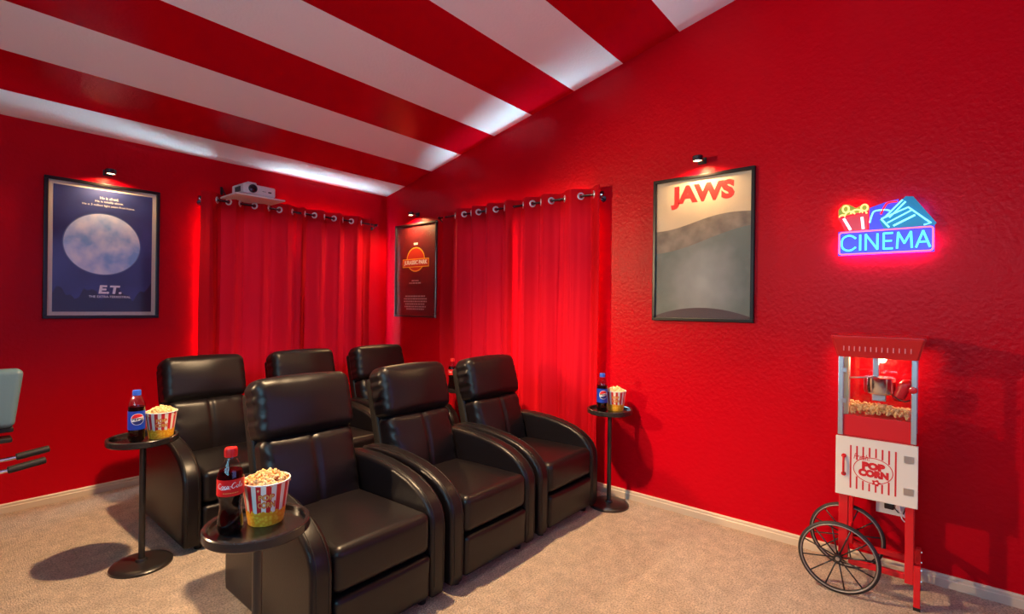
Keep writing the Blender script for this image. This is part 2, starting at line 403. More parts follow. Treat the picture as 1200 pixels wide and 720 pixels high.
# ------------------------------------------------------------------ recliners
def make_recliner():
    t = thing('recliner', '', 'armchair')
    obj('base', rbox(0.45, 0.66, 0.2, 0.02), M['leather_side'], t, (0, 0.02, 0.145), smooth=True)
    prof = [(-0.362,0.035),(-0.370,0.08),(-0.370,0.33),(-0.364,0.375),(-0.347,0.412),(-0.315,0.447),(-0.27,0.478),(-0.20,0.508),(-0.11,0.530),(0.0,0.545),(0.12,0.552),(0.25,0.548),(0.33,0.530),(0.362,0.49),(0.370,0.42),(0.370,0.08),(0.362,0.035)]
    for s in (-1, 1):
        bm = bmesh.new(); a, b = (0.225, 0.312)
        vs = [bm.verts.new((a, y, z)) for y, z in prof]; f = bm.faces.new(vs)
        g = bmesh.ops.extrude_face_region(bm, geom=[f]); nv = [x for x in g['geom'] if isinstance(x, bmesh.types.BMVert)]
        bmesh.ops.translate(bm, verts=nv, vec=(b-a, 0, 0))
        caps = [f for f in bm.faces if len(f.verts) > 4]
        ed = {e for f in caps for e in f.edges}
        bmesh.ops.bevel(bm, geom=list(ed), offset=0.020, segments=4, affect='EDGES', profile=0.5)
        if s < 0:
            for v in bm.verts: v.co.x = -v.co.x
        bmesh.ops.recalc_face_normals(bm, faces=bm.faces[:])
        ao = sharp(obj('armrest', bm, M['leather'], t), 50)
        # stitched seam running over the armrest, just inside each edge
        for xx in (0.2445, 0.2925):
            obj('seam', tubebm([(s*xx, y*1.0012, z+0.0006) for y, z in prof[1:14]], 0.0016, 6), M['seam'], ao, smooth=True)
    def seat_fn(x, y, z, n):
        return (x, y, z - 0.03*(y+0.28)*(z > 0) + 0.006*math.exp(-((y+0.225)/0.01)**2)*(-1 if z > 0.05 else 0))
    so = obj('seat', rbox(0.448, 0.56, 0.17, 0.035, 5, 14, (0, 0.006, 0.014), seat_fn), M['leather'], t, (0, -0.092, 0.322), smooth=True)
    obj('footrest', rbox(0.446, 0.07, 0.185, 0.022, 4, 10, (0, 0.008, 0), lambda x,y,z,n: (x, y - 0.006*max(0, z/0.09), z)), M['leather'], t, (0, -0.337, 0.135), smooth=True)
    # reclined back: shell, lower cushion with a centre seam, gathered headrest pillow
    tilt = R(-15)
    def lean(bm, y0, z0):
        bmesh.ops.transform(bm, matrix=Matrix.Translation((0, 0.135, 0.39)) @ Matrix.Rotation(tilt, 4, 'X') @ Matrix.Translation((0, y0, z0)), verts=bm.verts[:])
        return bm
    obj('back_shell', lean(rbox(0.452, 0.07, 0.62, 0.02, 3, 6), 0.135, 0.225), M['leather_side'], t, smooth=True)
    def low_fn(x, y, z, n):
        fr = max(0, -n[1])
        g = 0.012*math.exp(-(x/0.010)**2) * fr
        ga = 0.004*math.sin(z*95 + 2*math.sin(x*30))*max(0, abs(n[0])-0.72)/0.28*fr
        gt = 0.005*noise.noise(Vector((x*26, z*7, 1)))*max(0, n[2]-0.5)/0.5*fr
        wr = 0.006*noise.noise(Vector((x*7, 1.3, z*9)))*fr
        return (x, y + g + ga + gt + wr, z)
    obj('back_cushion', lean(rbox(0.446, 0.13, 0.36, 0.045, 5, 26, (0, 0.03, 0), low_fn), 0.06, 0.14), M['leather'], t, smooth=True)
    def hd_fn(x, y, z, n):
        fr = max(0, -n[1])
        ga = 0.0045*(math.sin(z*120 + 3*math.sin(x*25+1)) + noise.noise(Vector((x*9, z*60, 2))))*max(0, abs(n[0])-0.80)/0.20
        gb = 0.003*noise.noise(Vector((x*38, z*5, 7)))*max(0, abs(n[2])-0.6)/0.4
        wr = 0.007*noise.noise(Vector((x*6, 4.3, z*8)))*fr
        return (x + ga*0.5*(1 if x > 0 else -1), y + ga*fr + gb*fr + wr, z + 0.01*math.cos(n[0]*1.3)*(z > 0))
    obj('headrest', lean(rbox(0.470, 0.150, 0.268, 0.046, 6, 28, (0, 0.020, 0.004), hd_fn), 0.062, 0.442), M['leather'], t, smooth=True)
    for sx in (-1, 1):
        for y in (-0.31, 0.31):
            sharp(obj('foot', lathe([(0,0),(0.018,0),(0.024,0.045),(0,0.045)], 16), M['black_plastic'], t, (sx*0.225, y, 0)))
    return t
G = 'black recliners in two rows of three'
rec = make_recliner(); rec['group'] = G
CX = (1.185, 1.838, 2.494); YF, YB = 1.972, 3.228
labs = {(0,0): 'front row black leather recliner beside table with red-capped cola and popcorn',
        (1,0): 'front row black leather recliner between two other recliners',
        (2,0): 'front row black leather recliner beside the long red curtain and small round table',
        (0,1): 'back row black leather recliner beside small table with blue-capped bottle and popcorn',
        (1,1): 'back row black leather recliner between two others, only its head end showing',
        (2,1): 'back row black leather recliner in the corner between the two curtained windows'}
for (i, j), lab in labs.items():
    loc = (CX[i], YF if j == 0 else YB, 0)
    if (i, j) == (0, 0): rec.location = loc; rec['label'] = lab
    else: dup(rec, loc, label=lab)

# ------------------------------------------------------------------ side tables
def make_table():
    t = thing('side_table', '', 'table')
    r = 0.146
    sharp(obj('table_top', lathe([(0,0.600),(r-0.004,0.600),(r,0.604),(r,0.627),(r-0.003,0.630),(r-0.013,0.630),(r-0.016,0.627),(r-0.016,0.613),(0,0.613)], 64), M['black_wood'], t))
    sharp(obj('pole', lathe([(0.0135,0.02),(0.0135,0.600)], 20), M['black_metal'], t))
    sharp(obj('pole_collar', lathe([(0.0136,0.036),(0.022,0.034),(0.026,0.024),(0.026,0.022)], 24), M['black_metal'], t))
    sharp(obj('top_flange', lathe([(0.0136,0.575),(0.02,0.58),(0.05,0.594),(0.05,0.5998),(0.0136,0.5998)], 24), M['black_metal'], t))
    sharp(obj('foot_plate', lathe([(0,0),(0.128,0),(0.128,0.010),(0.122,0.016),(0.10,0.020),(0,0.024)], 64), M['black_metal'], t))
    return t
TP = {'front': (0.665, 1.535), 'left': (0.72, 2.93), 'right': (2.902, 1.578), 'rear': (2.843, 2.865)}
tl = {'front': 'small round black pedestal table holding red-capped cola and popcorn bucket',
      'left': 'small round black pedestal table by back row holding blue-capped bottle and popcorn',
      'right': 'small round black pedestal table against red wall beside long curtain',
      'rear': 'small round black table behind the front row, holding a single bottle'}
tb = make_table(); tb['group'] = 'round black side tables'
for k, (x, y) in TP.items():
    if k == 'front': tb.location = (x, y, 0); tb['label'] = tl[k]
    else: dup(tb, (x, y, 0), label=tl[k])
ZT = 0.6135
def face_cam(x, y): return math.atan2(x, -y) if False else math.atan2(y, x) + PI/2 + PI   # local -y looks at the camera

# ------------------------------------------------------------------ bottles
def stroke(pts, n=6):
    """Catmull-Rom through points"""
    P = [Vector((*p, 0)) for p in pts]; out = []
    for i in range(len(P)-1):
        a, b, c, d = P[max(i-1,0)], P[i], P[i+1], P[min(i+2,len(P)-1)]
        for k in range(n):
            t = k/n; out.append(0.5*((2*b)+(-a+c)*t+(2*a-5*b+4*c-d)*t*t+(-a+3*b-3*c+d)*t**3))
    out.append(P[-1]); return [(p.x, p.y) for p in out]
def script_cola(w):
    """flowing script lettering for the red label, drawn stroke by stroke"""
    S = [[(1.5,1.55),(1.25,1.9),(0.75,1.75),(0.3,1.1),(0.25,0.4),(0.7,0.05),(1.3,0.3),(1.75,0.7)],            # C
         [(2.25,0.95),(1.95,0.95),(1.75,0.5),(1.95,0.1),(2.3,0.2),(2.45,0.6),(2.25,0.95),(2.6,0.8)],          # o
         [(3.25,0.85),(3.0,0.98),(2.75,0.6),(2.8,0.15),(3.15,0.1),(3.5,0.5)],                                 # c
         [(4.1,0.85),(3.8,0.98),(3.5,0.55),(3.6,0.1),(3.95,0.3),(4.15,0.9),(4.1,0.3),(4.3,0.1),(4.6,0.45)],   # a
         [(4.55,0.7),(4.95,0.78)],                                                                            # hyphen
         [(6.5,1.7),(6.2,2.0),(5.7,1.75),(5.25,1.1),(5.2,0.4),(5.6,0.05),(6.2,0.3),(6.7,0.75)],               # C
         [(7.2,0.95),(6.9,0.95),(6.7,0.5),(6.9,0.1),(7.25,0.2),(7.4,0.6),(7.2,0.95),(7.5,0.85)],              # o
         [(7.5,0.5),(8.0,1.3),(8.15,1.8),(7.95,1.95),(7.75,1.4),(7.7,0.4),(7.95,0.08),(8.2,0.4)],             # l
         [(8.85,0.85),(8.55,0.98),(8.25,0.55),(8.35,0.1),(8.7,0.3),(8.9,0.9),(8.85,0.3),(9.05,0.1),(9.4,0.5)],# a
         [(0.7,0.0),(1.6,-0.28),(2.8,-0.2),(3.8,-0.05),(4.8,-0.25)]]                                          # swash
    bm = bmesh.new(); k = w/9.5
    for s in S:
        p = stroke(s); n = len(p)
        ws = [k*(0.08+0.15*abs(math.sin(PI*i/(n-1)))) for i in range(n)]
        ribbon(bm, [((x-4.75)*k, (y-0.85)*k) for x, y in p], ws)
    return bm
def make_bottle(kind):
    red = kind == 'red'
    t = thing('soda_bottle', '', 'bottle')
    if red:
        prof = [(0.0,0.002),(0.020,0.0),(0.030,0.004),(0.0335,0.014),(0.034,0.03),(0.031,0.055),(0.0285,0.075),(0.0300,0.095),(0.0345,0.112),(0.0355,0.12),(0.0355,0.160),(0.0345,0.168),(0.031,0.182),(0.024,0.200),(0.0165,0.214),(0.0135,0.222),(0.0135,0.232)]
        lz0, lz1, lr = 0.116, 0.163, 0.0357
    else:
        prof = [(0.0,0.002),(0.020,0.0),(0.030,0.004),(0.0335,0.014),(0.0335,0.035),(0.0325,0.045),(0.0340,0.055),(0.0345,0.06),(0.0345,0.150),(0.0340,0.158),(0.0345,0.168),(0.0325,0.184),(0.026,0.202),(0.0175,0.216),(0.0135,0.223),(0.0135,0.232)]
        lz0, lz1, lr = 0.062, 0.150, 0.0347
    sharp(obj('bottle_body', lathe(prof, 32), M['bottle'], t), 40)
    lq = [(max(0, r-0.0014), z+0.001) for r, z in prof if z < 0.183]; lq.append((0, lq[-1][1]))
    sharp(obj('cola', lathe(lq, 32), M['cola'], t), 40)
    cm = M['cap_red'] if red else M['cap_blue']
    bm = lathe([(0.0137,0.222),(0.0168,0.2225),(0.0168,0.243),(0.0155,0.247),(0,0.247)], 36)
    for i, v in enumerate(bm.verts):
        pass
    cap = sharp(obj('cap', bm, cm, t))
    bm = bmesh.new()
    for k in range(24):
        a = 2*PI*k/24; c, s = math.cos(a), math.sin(a)
        tube(bm, [(0.0169*c, 0.0169*s, 0.226), (0.0169*c, 0.0169*s, 0.242)], 0.0007, 5)
    obj('cap_ridges', bm, cm, cap)
    lab = obj('paper_label', lathe([(lr, lz0), (lr, lz1)], 48), M['label_red' if red else 'label_blue'], t, smooth=True)
    if red:
        bm = wrap(shift(script_cola(0.074), 0, (lz0+lz1)/2+0.006), lr, 0.003)
        obj('lettering', bm, M['ink_white'], lab)
        bm = bmesh.new()
        for k in range(7): poly(bm, [(-0.020+k*0.006, 0.1245), (-0.0155+k*0.006, 0.1245), (-0.0155+k*0.006, 0.1265), (-0.020+k*0.006, 0.1265)])
        obj('small_print', wrap(bm, lr, 0.003), M['ink_gold'], lab)
    else:
        cy = 0.112; r = 0.0275
        def lens(y0f, y1f, rr):
            """part of the disc between two gently waved lines"""
            up_, dn = [], []
            for k in range(33):
                x = -rr + 2*rr*k/32; hh = math.sqrt(max(0, rr*rr-x*x))
                up_.append((x, cy + max(-hh, min(hh, y1f(x))))); dn.append((x, cy + max(-hh, min(hh, y0f(x)))))
            return up_, dn
        def fill(bm, y0f, y1f, rr, z):
            U, D = lens(y0f, y1f, rr)
            for k in range(32):
                q = [D[k], D[k+1], U[k+1], U[k]]
                vs = [bm.verts.new((p[0], p[1], z)) for p in q]; bm.faces.new(vs)
        wv = lambda o: (lambda x: o + 0.0025*math.sin(x/r*2.2))
        big = 1
        bm = bmesh.new(); fill(bm, lambda x: -big, lambda x: big, r, 0); obj('emblem_ring', wrap(bm, lr, 0.004), M['ink_white'], lab)
        bm = bmesh.new(); fill(bm, wv(0.008), lambda x: big, r-0.002, 0.0003); obj('emblem_top', wrap(bm, lr, 0.004), M['ink_red'], lab)
        bm = bmesh.new(); fill(bm, lambda x: -big, wv(-0.008), r-0.002, 0.0003); obj('emblem_bottom', wrap(bm, lr, 0.004), M['ink_navy'], lab)
        bm = shift(stretch(text_bm('PEPSI', 0.02, bold=0.0006), 0.046, 0.0115), 0, cy, 0.0006)
        obj('lettering', wrap(bm, lr, 0.004), M['ink_black'], lab)
    return t
def spot(k, right, fwd):
    """a spot on table k, offsets along the picture-right and away-from-camera directions"""
    x, y = TP[k]; d = Vector((x, y)).normalized(); rr = Vector((d.y, -d.x))
    return (x + rr.x*right + d.x*fwd, y + rr.y*right + d.y*fwd, ZT)
def yaw(p): return math.atan2(p[1], p[0]) - PI/2
bg = 'cola bottles on the side tables'
p = spot('front', -0.072, -0.012)
br = make_bottle('red'); br.location = p; br.rotation_euler = (0,0,yaw(p)); br['label'] = 'red-capped cola bottle with red label beside the nearest popcorn bucket'; br['group'] = bg
br['label'] = 'red-capped cola bottle with red script label beside a popcorn bucket'
p = spot('rear', -0.092, 0.0); dup(br, p, (0,0,yaw(p)), 'red-capped cola bottle alone on a table behind the front row')
p = spot('left', -0.026, -0.034)
bb = make_bottle('blue'); bb.location = p; bb.rotation_euler = (0,0,yaw(p)+0.12); bb['label'] = 'blue-capped cola bottle with round emblem on table beside back row'; bb['group'] = bg
p = spot('right', -0.050, -0.035); dup(bb, p, (0,0,yaw(p)+0.25), 'blue-capped cola bottle with round emblem on table against the red wall')

# ------------------------------------------------------------------ popcorn buckets
def kernel(bm, c, s):
    """one popped kernel: four or five lobes"""
    for k in range(random.choice((3, 4, 5))):
        d = Vector((random.gauss(0,1), random.gauss(0,1), random.gauss(0,1))).normalized() * s * 0.62
        g = bmesh.ops.create_icosphere(bm, subdivisions=1, radius=s*random.uniform(0.5, 0.8))
        j = random.uniform(0.75, 1.2)
        rot = Matrix.Rotation(random.uniform(0, 6), 3, 'X') @ Matrix.Rotation(random.uniform(0, 6), 3, 'Z')
        for v in g['verts']: v.co = rot @ Vector((v.co.x*j, v.co.y, v.co.z)) + Vector(c) + d
BUR0, BUR1, BUH = 0.050, 0.067, 0.128
bu_r = lambda z: BUR0 + (BUR1-BUR0)*z/BUH
def bucket_material():
    m = mat('striped_bucket_print', (1,1,1), 0.4); nt = m.node_tree; b = nt.nodes['Principled BSDF']
    tc = nt.nodes.new('ShaderNodeTexCoord'); sx = nt.nodes.new('ShaderNodeSeparateXYZ'); nt.links.new(tc.outputs['Object'], sx.inputs[0])
    def mth(op, a, b_=None, v=None):
        n = nt.nodes.new('ShaderNodeMath'); n.operation = op; nt.links.new(a, n.inputs[0])
        if b_ is not None: nt.links.new(b_, n.inputs[1])
        elif v is not None: n.inputs[1].default_value = v
        return n.outputs[0]
    at = mth('ARCTAN2', sx.outputs['Y'], sx.outputs['X'])
    st = mth('LESS_THAN', mth('FRACT', mth('ADD', mth('MULTIPLY', at, v=14/(2*PI)), v=20.0)), v=0.5)
    mx = nt.nodes.new('ShaderNodeMix'); mx.data_type = 'RGBA'; nt.links.new(st, mx.inputs[0])
    mx.inputs[6].default_value = (0.62, 0.01, 0.015, 1); mx.inputs[7].default_value = (0.80, 0.75, 0.66, 1)
    vo = nt.nodes.new('ShaderNodeTexVoronoi'); vo.inputs['Scale'].default_value = 110; nt.links.new(tc.outputs['Object'], vo.inputs['Vector'])
    rp = nt.nodes.new('ShaderNodeValToRGB'); e = rp.color_ramp.elements; e[0].color = (0.95, 0.62, 0.06, 1); e[1].color = (0.80, 0.30, 0.01, 1); e[1].position = 0.7
    nt.links.new(vo.outputs['Distance'], rp.inputs['Fac'])
    no = nt.nodes.new('ShaderNodeTexNoise'); no.inputs['Scale'].default_value = 90; nt.links.new(tc.outputs['Object'], no.inputs['Vector'])
    edge = mth('LESS_THAN', mth('ADD', sx.outputs['Z'], mth('MULTIPLY', no.outputs['Fac'], v=0.022)), v=0.056)
    m2 = nt.nodes.new('ShaderNodeMix'); m2.data_type = 'RGBA'; nt.links.new(edge, m2.inputs[0]); nt.links.new(mx.outputs[2], m2.inputs[6]); nt.links.new(rp.outputs[0], m2.inputs[7])
    nt.links.new(m2.outputs[2], b.inputs['Base Color'])
    return m
M['bucket'] = bucket_material()
def make_bucket():
    t = thing('popcorn_bucket', '', 'bucket')
    sharp(obj('bucket_wall', lathe([(0,0.0),(BUR0-0.001,0.0),(BUR0,0.002)]+[(bu_r(z*BUH/8), z*BUH/8) for z in range(1,9)]+[(BUR1-0.0015,BUH),(BUR0-0.001,0.004),(0,0.004)], 56), M['bucket'], t))
    obj('rim', tubebm([(BUR1*math.cos(2*PI*k/48), BUR1*math.sin(2*PI*k/48), BUH) for k in range(48)], 0.0022, 8, closed=True), M['ink_white'], t, smooth=True)
    rm = bu_r(0.082)
    for i, (s, z) in enumerate((('POP', 0.091), ('CORN', 0.068))):
        bm = shift(stretch(text_bm(s, 0.03, bold=0.0022), 0.046 if i == 0 else 0.052, 0.021), 0, z, 0.0002)
        o = obj('lettering_outline', wrap(bm, rm, 0.004, taper=bu_r), M['ink_red'], t)
        bm = shift(stretch(text_bm(s, 0.03, bold=0.0008), 0.041 if i == 0 else 0.047, 0.017), 0, z, 0.0006)
        obj('lettering', wrap(bm, rm, 0.004, taper=bu_r), M['ink_gold'], t)
    return t
def popcorn_heap():
    bm = bmesh.new(); n = 0
    while n < 170:
        a = random.uniform(0, 2*PI); q = math.sqrt(random.random()); r = q*0.060
        top = BUH - 0.002 + 0.026*(1-q*q)
        kernel(bm, (r*math.cos(a), r*math.sin(a), top - random.uniform(0, 0.014)), random.uniform(0.0062, 0.0088)); n += 1
    return bm
bk = make_bucket(); bk['group'] = 'striped popcorn buckets'
ph = popcorn_heap()
phm = bpy.data.meshes.new('popcorn'); ph.to_mesh(phm); ph.free(); phm.materials.append(M['popcorn'])
bl = {'front': ((0.022, 0.035), 'red and white striped popcorn bucket beside the red-capped cola bottle', 'popcorn heaped in the bucket beside the red-capped bottle'),
      'left': ((0.072, 0.005), 'red and white striped popcorn bucket on table beside back row', 'popcorn heaped in the bucket on table beside back row'),
      'right': ((0.036, 0.032), 'red and white striped popcorn bucket on table against the red wall', 'popcorn heaped in the bucket against the red wall')}
for k, (of, lb, lp) in bl.items():
    p = spot(k, *of)
    if k == 'front': b_ = bk; bk.location = p; bk.rotation_euler = (0,0,yaw(p)); bk['label'] = lb
    else: b_ = dup(bk, p, (0,0,yaw(p)), lb)
    o = obj('popcorn', phm, None, None, p, (0,0,yaw(p)+random.uniform(-1,1)))
    tag(o, lp, 'popcorn', 'popcorn in the buckets', 'stuff')

# ------------------------------------------------------------------ framed posters
BACK = (R(90), 0, 0); RIGHT = (R(90), 0, R(-90))       # local x right, y up, z out of the wall
def poster(label, loc, rot, border, border_mat, print_mat, wd=0.612, ht=0.902, fr=0.020, fmat=None):
    t = thing('framed_poster', label, 'poster', loc, rot, 'framed posters under picture lights')
    a, b = wd/2, ht/2; fm = fmat or M['frame']
    for (x0, x1, y0, y1) in ((-a, a, b-fr, b), (-a, a, -b, -b+fr), (-a, -a+fr, -b+fr, b-fr), (a-fr, a, -b+fr, b-fr)):
        obj('frame_bar', boxbm(x0, x1, y0, y1, 0.002, 0.024, bevel=0.003, seg=2), fm, t)
    obj('backing', boxbm(-a+fr*0.5, a-fr*0.5, -b+fr*0.5, b-fr*0.5, 0.001, 0.007), border_mat, t)
    pr = obj('print', boxbm(-a+fr+border, a-fr-border, -b+fr+border, b-fr-border, 0.0072, 0.0078), print_mat, t)
    obj('glass_pane', boxbm(-a+fr*0.7, a-fr*0.7, -b+fr*0.7, b-fr*0.7, 0.0120, 0.0135), M['poster_glass'], t)
    return t, pr, (a-fr-border, b-fr-border)
M['frame'] = mat('black_lacquer_frame', (0.008, 0.007, 0.008), 0.3, spec=0.35)
M['frame_brown'] = mat('dark_frame', (0.020, 0.010, 0.009), 0.3, spec=0.7)
M['mat_cream'] = mat('cream_poster_border', (0.62, 0.55, 0.47), 0.6)
def ink(name, col, rough=0.5): return mat(name, col, rough)
ZP = 0.0084
def flat(name, pts, m, par, z=ZP):
    bm = bmesh.new(); poly(bm, pts, z); return obj(name, bm, m, par)
def words(s, w, x, y, m, par, h=None, bold=0.0, shear=0.0, z=ZP+0.0006, name='lettering'):
    bm = text_bm(s, 0.05, bold=bold, shear=shear, width=w)
    if h: stretch(bm, None, h)
    shift(bm, x, y, z); return obj(name, bm, m, par)
# night-sky poster
t, pr, (a, b) = poster('framed night poster with a big pale moon on dark blue, by the projector', (0.820, YW, 1.622), BACK, 0.024, M['mat_cream'],
                       mat('night_blue_print', (0.014, 0.022, 0.12), 0.5, var=(3, (0.040, 0.060, 0.25))))
moon = mat('moon_print', (0.20, 0.38, 0.78), 0.5, var=(9, (0.72, 0.74, 0.92)))
flat('moon_halo', ellipse(-0.01, 0.045, 0.208, 0.208, 64), ink('halo_print', (0.10, 0.15, 0.36)), pr, ZP-0.0003)
flat('moon', ellipse(-0.01, 0.045, 0.202, 0.202, 64), moon, pr)
flat('hills', [(-a, -b), (a, -b), (a, -0.20)] + [(a - 2*a*k/24, -0.285 + 0.035*math.sin(k*0.9) + 0.02*math.sin(k*2.3)) for k in range(1, 25)], ink('hill_print', (0.008, 0.010, 0.045)), pr, ZP+0.0003)
PW = ink('pale_print', (0.85, 0.82, 0.90))
words('E.T.', 0.125, 0.03, -0.258, PW, pr, h=0.058, bold=0.0022, shear=0.12)
words('THE EXTRA-TERRESTRIAL', 0.225, 0.03, -0.306, PW, pr, h=0.015, bold=0.0005)
for i, (s, wd_) in enumerate((('He is afraid.', 0.10), ('He is totally alone.', 0.15), ('He is 3 million light years from home.', 0.28))):
    words(s, wd_, 0.02, 0.355-i*0.026, PW, pr, h=0.017)
# red poster in the corner
t, pr, (a, b) = poster('framed dark red poster with small orange disc, hanging in the corner', (XW, 3.780, 1.622), RIGHT, 0.0, M['mat_cream'],
                       mat('dark_red_print', (0.085, 0.006, 0.010), 0.45, var=(2.5, (0.14, 0.012, 0.014))), fr=0.018, fmat=M['frame_brown'])
YEL = ink('yellow_print', (0.85, 0.42, 0.03)); RDP = ink('bright_red_print', (0.50, 0.03, 0.012)); 
flat('disc_edge', ellipse(0, 0.105, 0.134, 0.118, 48), YEL, pr); flat('disc', ellipse(0, 0.105, 0.124, 0.108, 48), RDP, pr, ZP+0.0003)
flat('band_edge', [(-0.195, 0.03), (0.195, 0.03), (0.195, 0.112), (-0.195, 0.112)], YEL, pr, ZP+0.0006)
flat('band', [(-0.187, 0.038), (0.187, 0.038), (0.187, 0.104), (-0.187, 0.104)], RDP, pr, ZP+0.0009)
words('JURASSIC PARK', 0.345, 0, 0.071, ink('white_print', (0.8, 0.78, 0.75)), pr, h=0.052, bold=0.002, z=ZP+0.0012)
GP = ink('grey_print', (0.42, 0.30, 0.30))
bm = bmesh.new()
for row, (wd_, y) in enumerate(((0.30, -0.255), (0.34, -0.280), (0.34, -0.305), (0.30, -0.330), (0.32, -0.355), (0.26, -0.378), (0.11, -0.105), (0.18, -0.128))):
    x = -wd_/2
    while x < wd_/2 - 0.01:
        l = random.uniform(0.014, 0.040); poly(bm, [(x, y), (min(x+l, wd_/2), y), (min(x+l, wd_/2), y+0.012), (x, y+0.012)], ZP); x += l + 0.006
obj('small_print', bm, GP, pr)
flat('small_mark', [(-0.03, 0.245), (0.03, 0.245), (0.03, 0.265), (-0.03, 0.265)], ink('white_print2', (0.75, 0.72, 0.66)), pr)
# pale sea poster
t, pr, (a, b) = poster('large framed sea poster in cream and grey-green with bold red title', (XW, 1.067, 1.657), RIGHT, 0.0, M['mat_cream'],
                       mat('cream_sky_print', (0.56, 0.45, 0.30), 0.5, var=(4, (0.44, 0.36, 0.26))))
GRN = mat('grey_green_print', (0.115, 0.145, 0.130), 0.5)
def soft_glow(m, c, rad, col):      # plain pale cloud in the print, in place of the original artwork
    nt = m.node_tree; b = nt.nodes['Principled BSDF']; tc = nt.nodes.new('ShaderNodeTexCoord')
    mp = nt.nodes.new('ShaderNodeMapping'); mp.vector_type = 'TEXTURE'; mp.inputs['Location'].default_value = (*c, 0); mp.inputs['Scale'].default_value = (*rad, 1)
    gr = nt.nodes.new('ShaderNodeTexGradient'); gr.gradient_type = 'SPHERICAL'; no = nt.nodes.new('ShaderNodeTexNoise'); no.inputs['Scale'].default_value = 9; no.inputs['Detail'].default_value = 5
    nt.links.new(tc.outputs['Object'], mp.inputs['Vector']); nt.links.new(mp.outputs[0], gr.inputs[0]); nt.links.new(tc.outputs['Object'], no.inputs['Vector'])
    mu = nt.nodes.new('ShaderNodeMath'); mu.operation = 'MULTIPLY_ADD'; nt.links.new(no.outputs['Fac'], mu.inputs[0]); mu.inputs[1].default_value = 0.6; mu.inputs[2].default_value = -0.3
    ad = nt.nodes.new('ShaderNodeMath'); ad.operation = 'ADD'; nt.links.new(gr.outputs['Fac'], ad.inputs[0]); nt.links.new(mu.outputs[0], ad.inputs[1]); ad.use_clamp = True
    mx = nt.nodes.new('ShaderNodeMix'); mx.data_type = 'RGBA'; mx.inputs[6].default_value = b.inputs['Base Color'].default_value; mx.inputs[7].default_value = (*col, 1)
    nt.links.new(ad.outputs[0], mx.inputs[0]); nt.links.new(mx.outputs[2], b.inputs['Base Color'])
soft_glow(GRN, (0.0, -0.22), (0.26, 0.34), (0.36, 0.37, 0.345))
GBR = mat('grey_brown_print', (0.24, 0.20, 0.155), 0.5, var=(11, (0.13, 0.105, 0.085)))
N = 40
bt = lambda x: 0.165 + 0.020*math.sin(x*9+0.4) + 0.028*(x/a)
bb_ = lambda x: 0.045 + 0.030*math.sin(x*6.5-0.2) + 0.040*(x/a)
xs_ = [-a + 2*a*k/N for k in range(N+1)]
flat('sea', [(-a, -b), (a, -b)] + [(x, bb_(x)+0.01) for x in xs_[::-1]], GRN, pr)
bm = bmesh.new()
for k in range(N):
    vs = [bm.verts.new((x, y, ZP+0.0003)) for x, y in ((xs_[k], bb_(xs_[k])), (xs_[k+1], bb_(xs_[k+1])), (xs_[k+1], bt(xs_[k+1])), (xs_[k], bt(xs_[k])))]; bm.faces.new(vs)
obj('wave_band', bm, GBR, pr)
flat('dark_foot', [(-a, -b), (a, -b)] + [(x, -b+0.012+0.052*(1-(x/a)**2)) for x in xs_[::-1]], ink('plum_print', (0.055, 0.030, 0.040)), pr, ZP+0.0006)
words('JAWS', 0.385, 0.0, 0.325, ink('title_red_print', (0.50, 0.006, 0.005)), pr, h=0.145, bold=0.0030)

# picture lights: a short black drum on a wall arm, throwing light down on the poster
def picture_light(loc, rot, label, power):
    t = thing('picture_light', label, 'lamp', loc, rot, 'picture lights above the posters')
    obj('wall_plate', boxbm(-0.026, 0.026, -0.020, 0.020, 0, 0.008, bevel=0.003), M['black_metal'], t)
    sharp(obj('arm', tubebm([(0,0,0.008),(0,0,0.070)], 0.006, 10), M['black_metal'], t))
    h = lathe([(0,0.032),(0.021,0.032),(0.024,0.029),(0.024,0),(0.020,0),(0.020,0.006),(0,0.006)], 28)
    hd = sharp(obj('lamp_head', h, M['dark_chrome'], t, (0,-0.018,0.085), (R(-90),0,0)))
    hd.scale = (1.25, 1.0, 1.0)
    obj('lamp_lens', lathe([(0,0.0035),(0.0195,0.0035)], 24), emis('picture_lamp_glow', (1.0, 0.72, 0.36), 14 if power else 1.5), hd)
    li = bpy.data.lights.new('picture_lamp_light', 'SPOT'); li.spot_size = R(165); li.spot_blend = 0.6; li.shadow_soft_size = 0.018; li.energy = P_PICTURE*power; li.color = (1.0, 0.62, 0.26)
    lo = bpy.data.objects.new('picture_lamp_light', li); C.objects.link(lo); lo.parent = t; lo.location = (0,-0.022,0.085); lo.rotation_euler = (R(-90),0,0)
picture_light((0.83, YW, 2.150), BACK, 'small black picture light above the night poster', 0.35)
picture_light((XW, 3.765, 2.155), RIGHT, 'small picture light above the dark red corner poster', 0.8)
picture_light((XW, 1.067, 2.190), RIGHT, 'small bright picture light above the sea poster', 0.5)

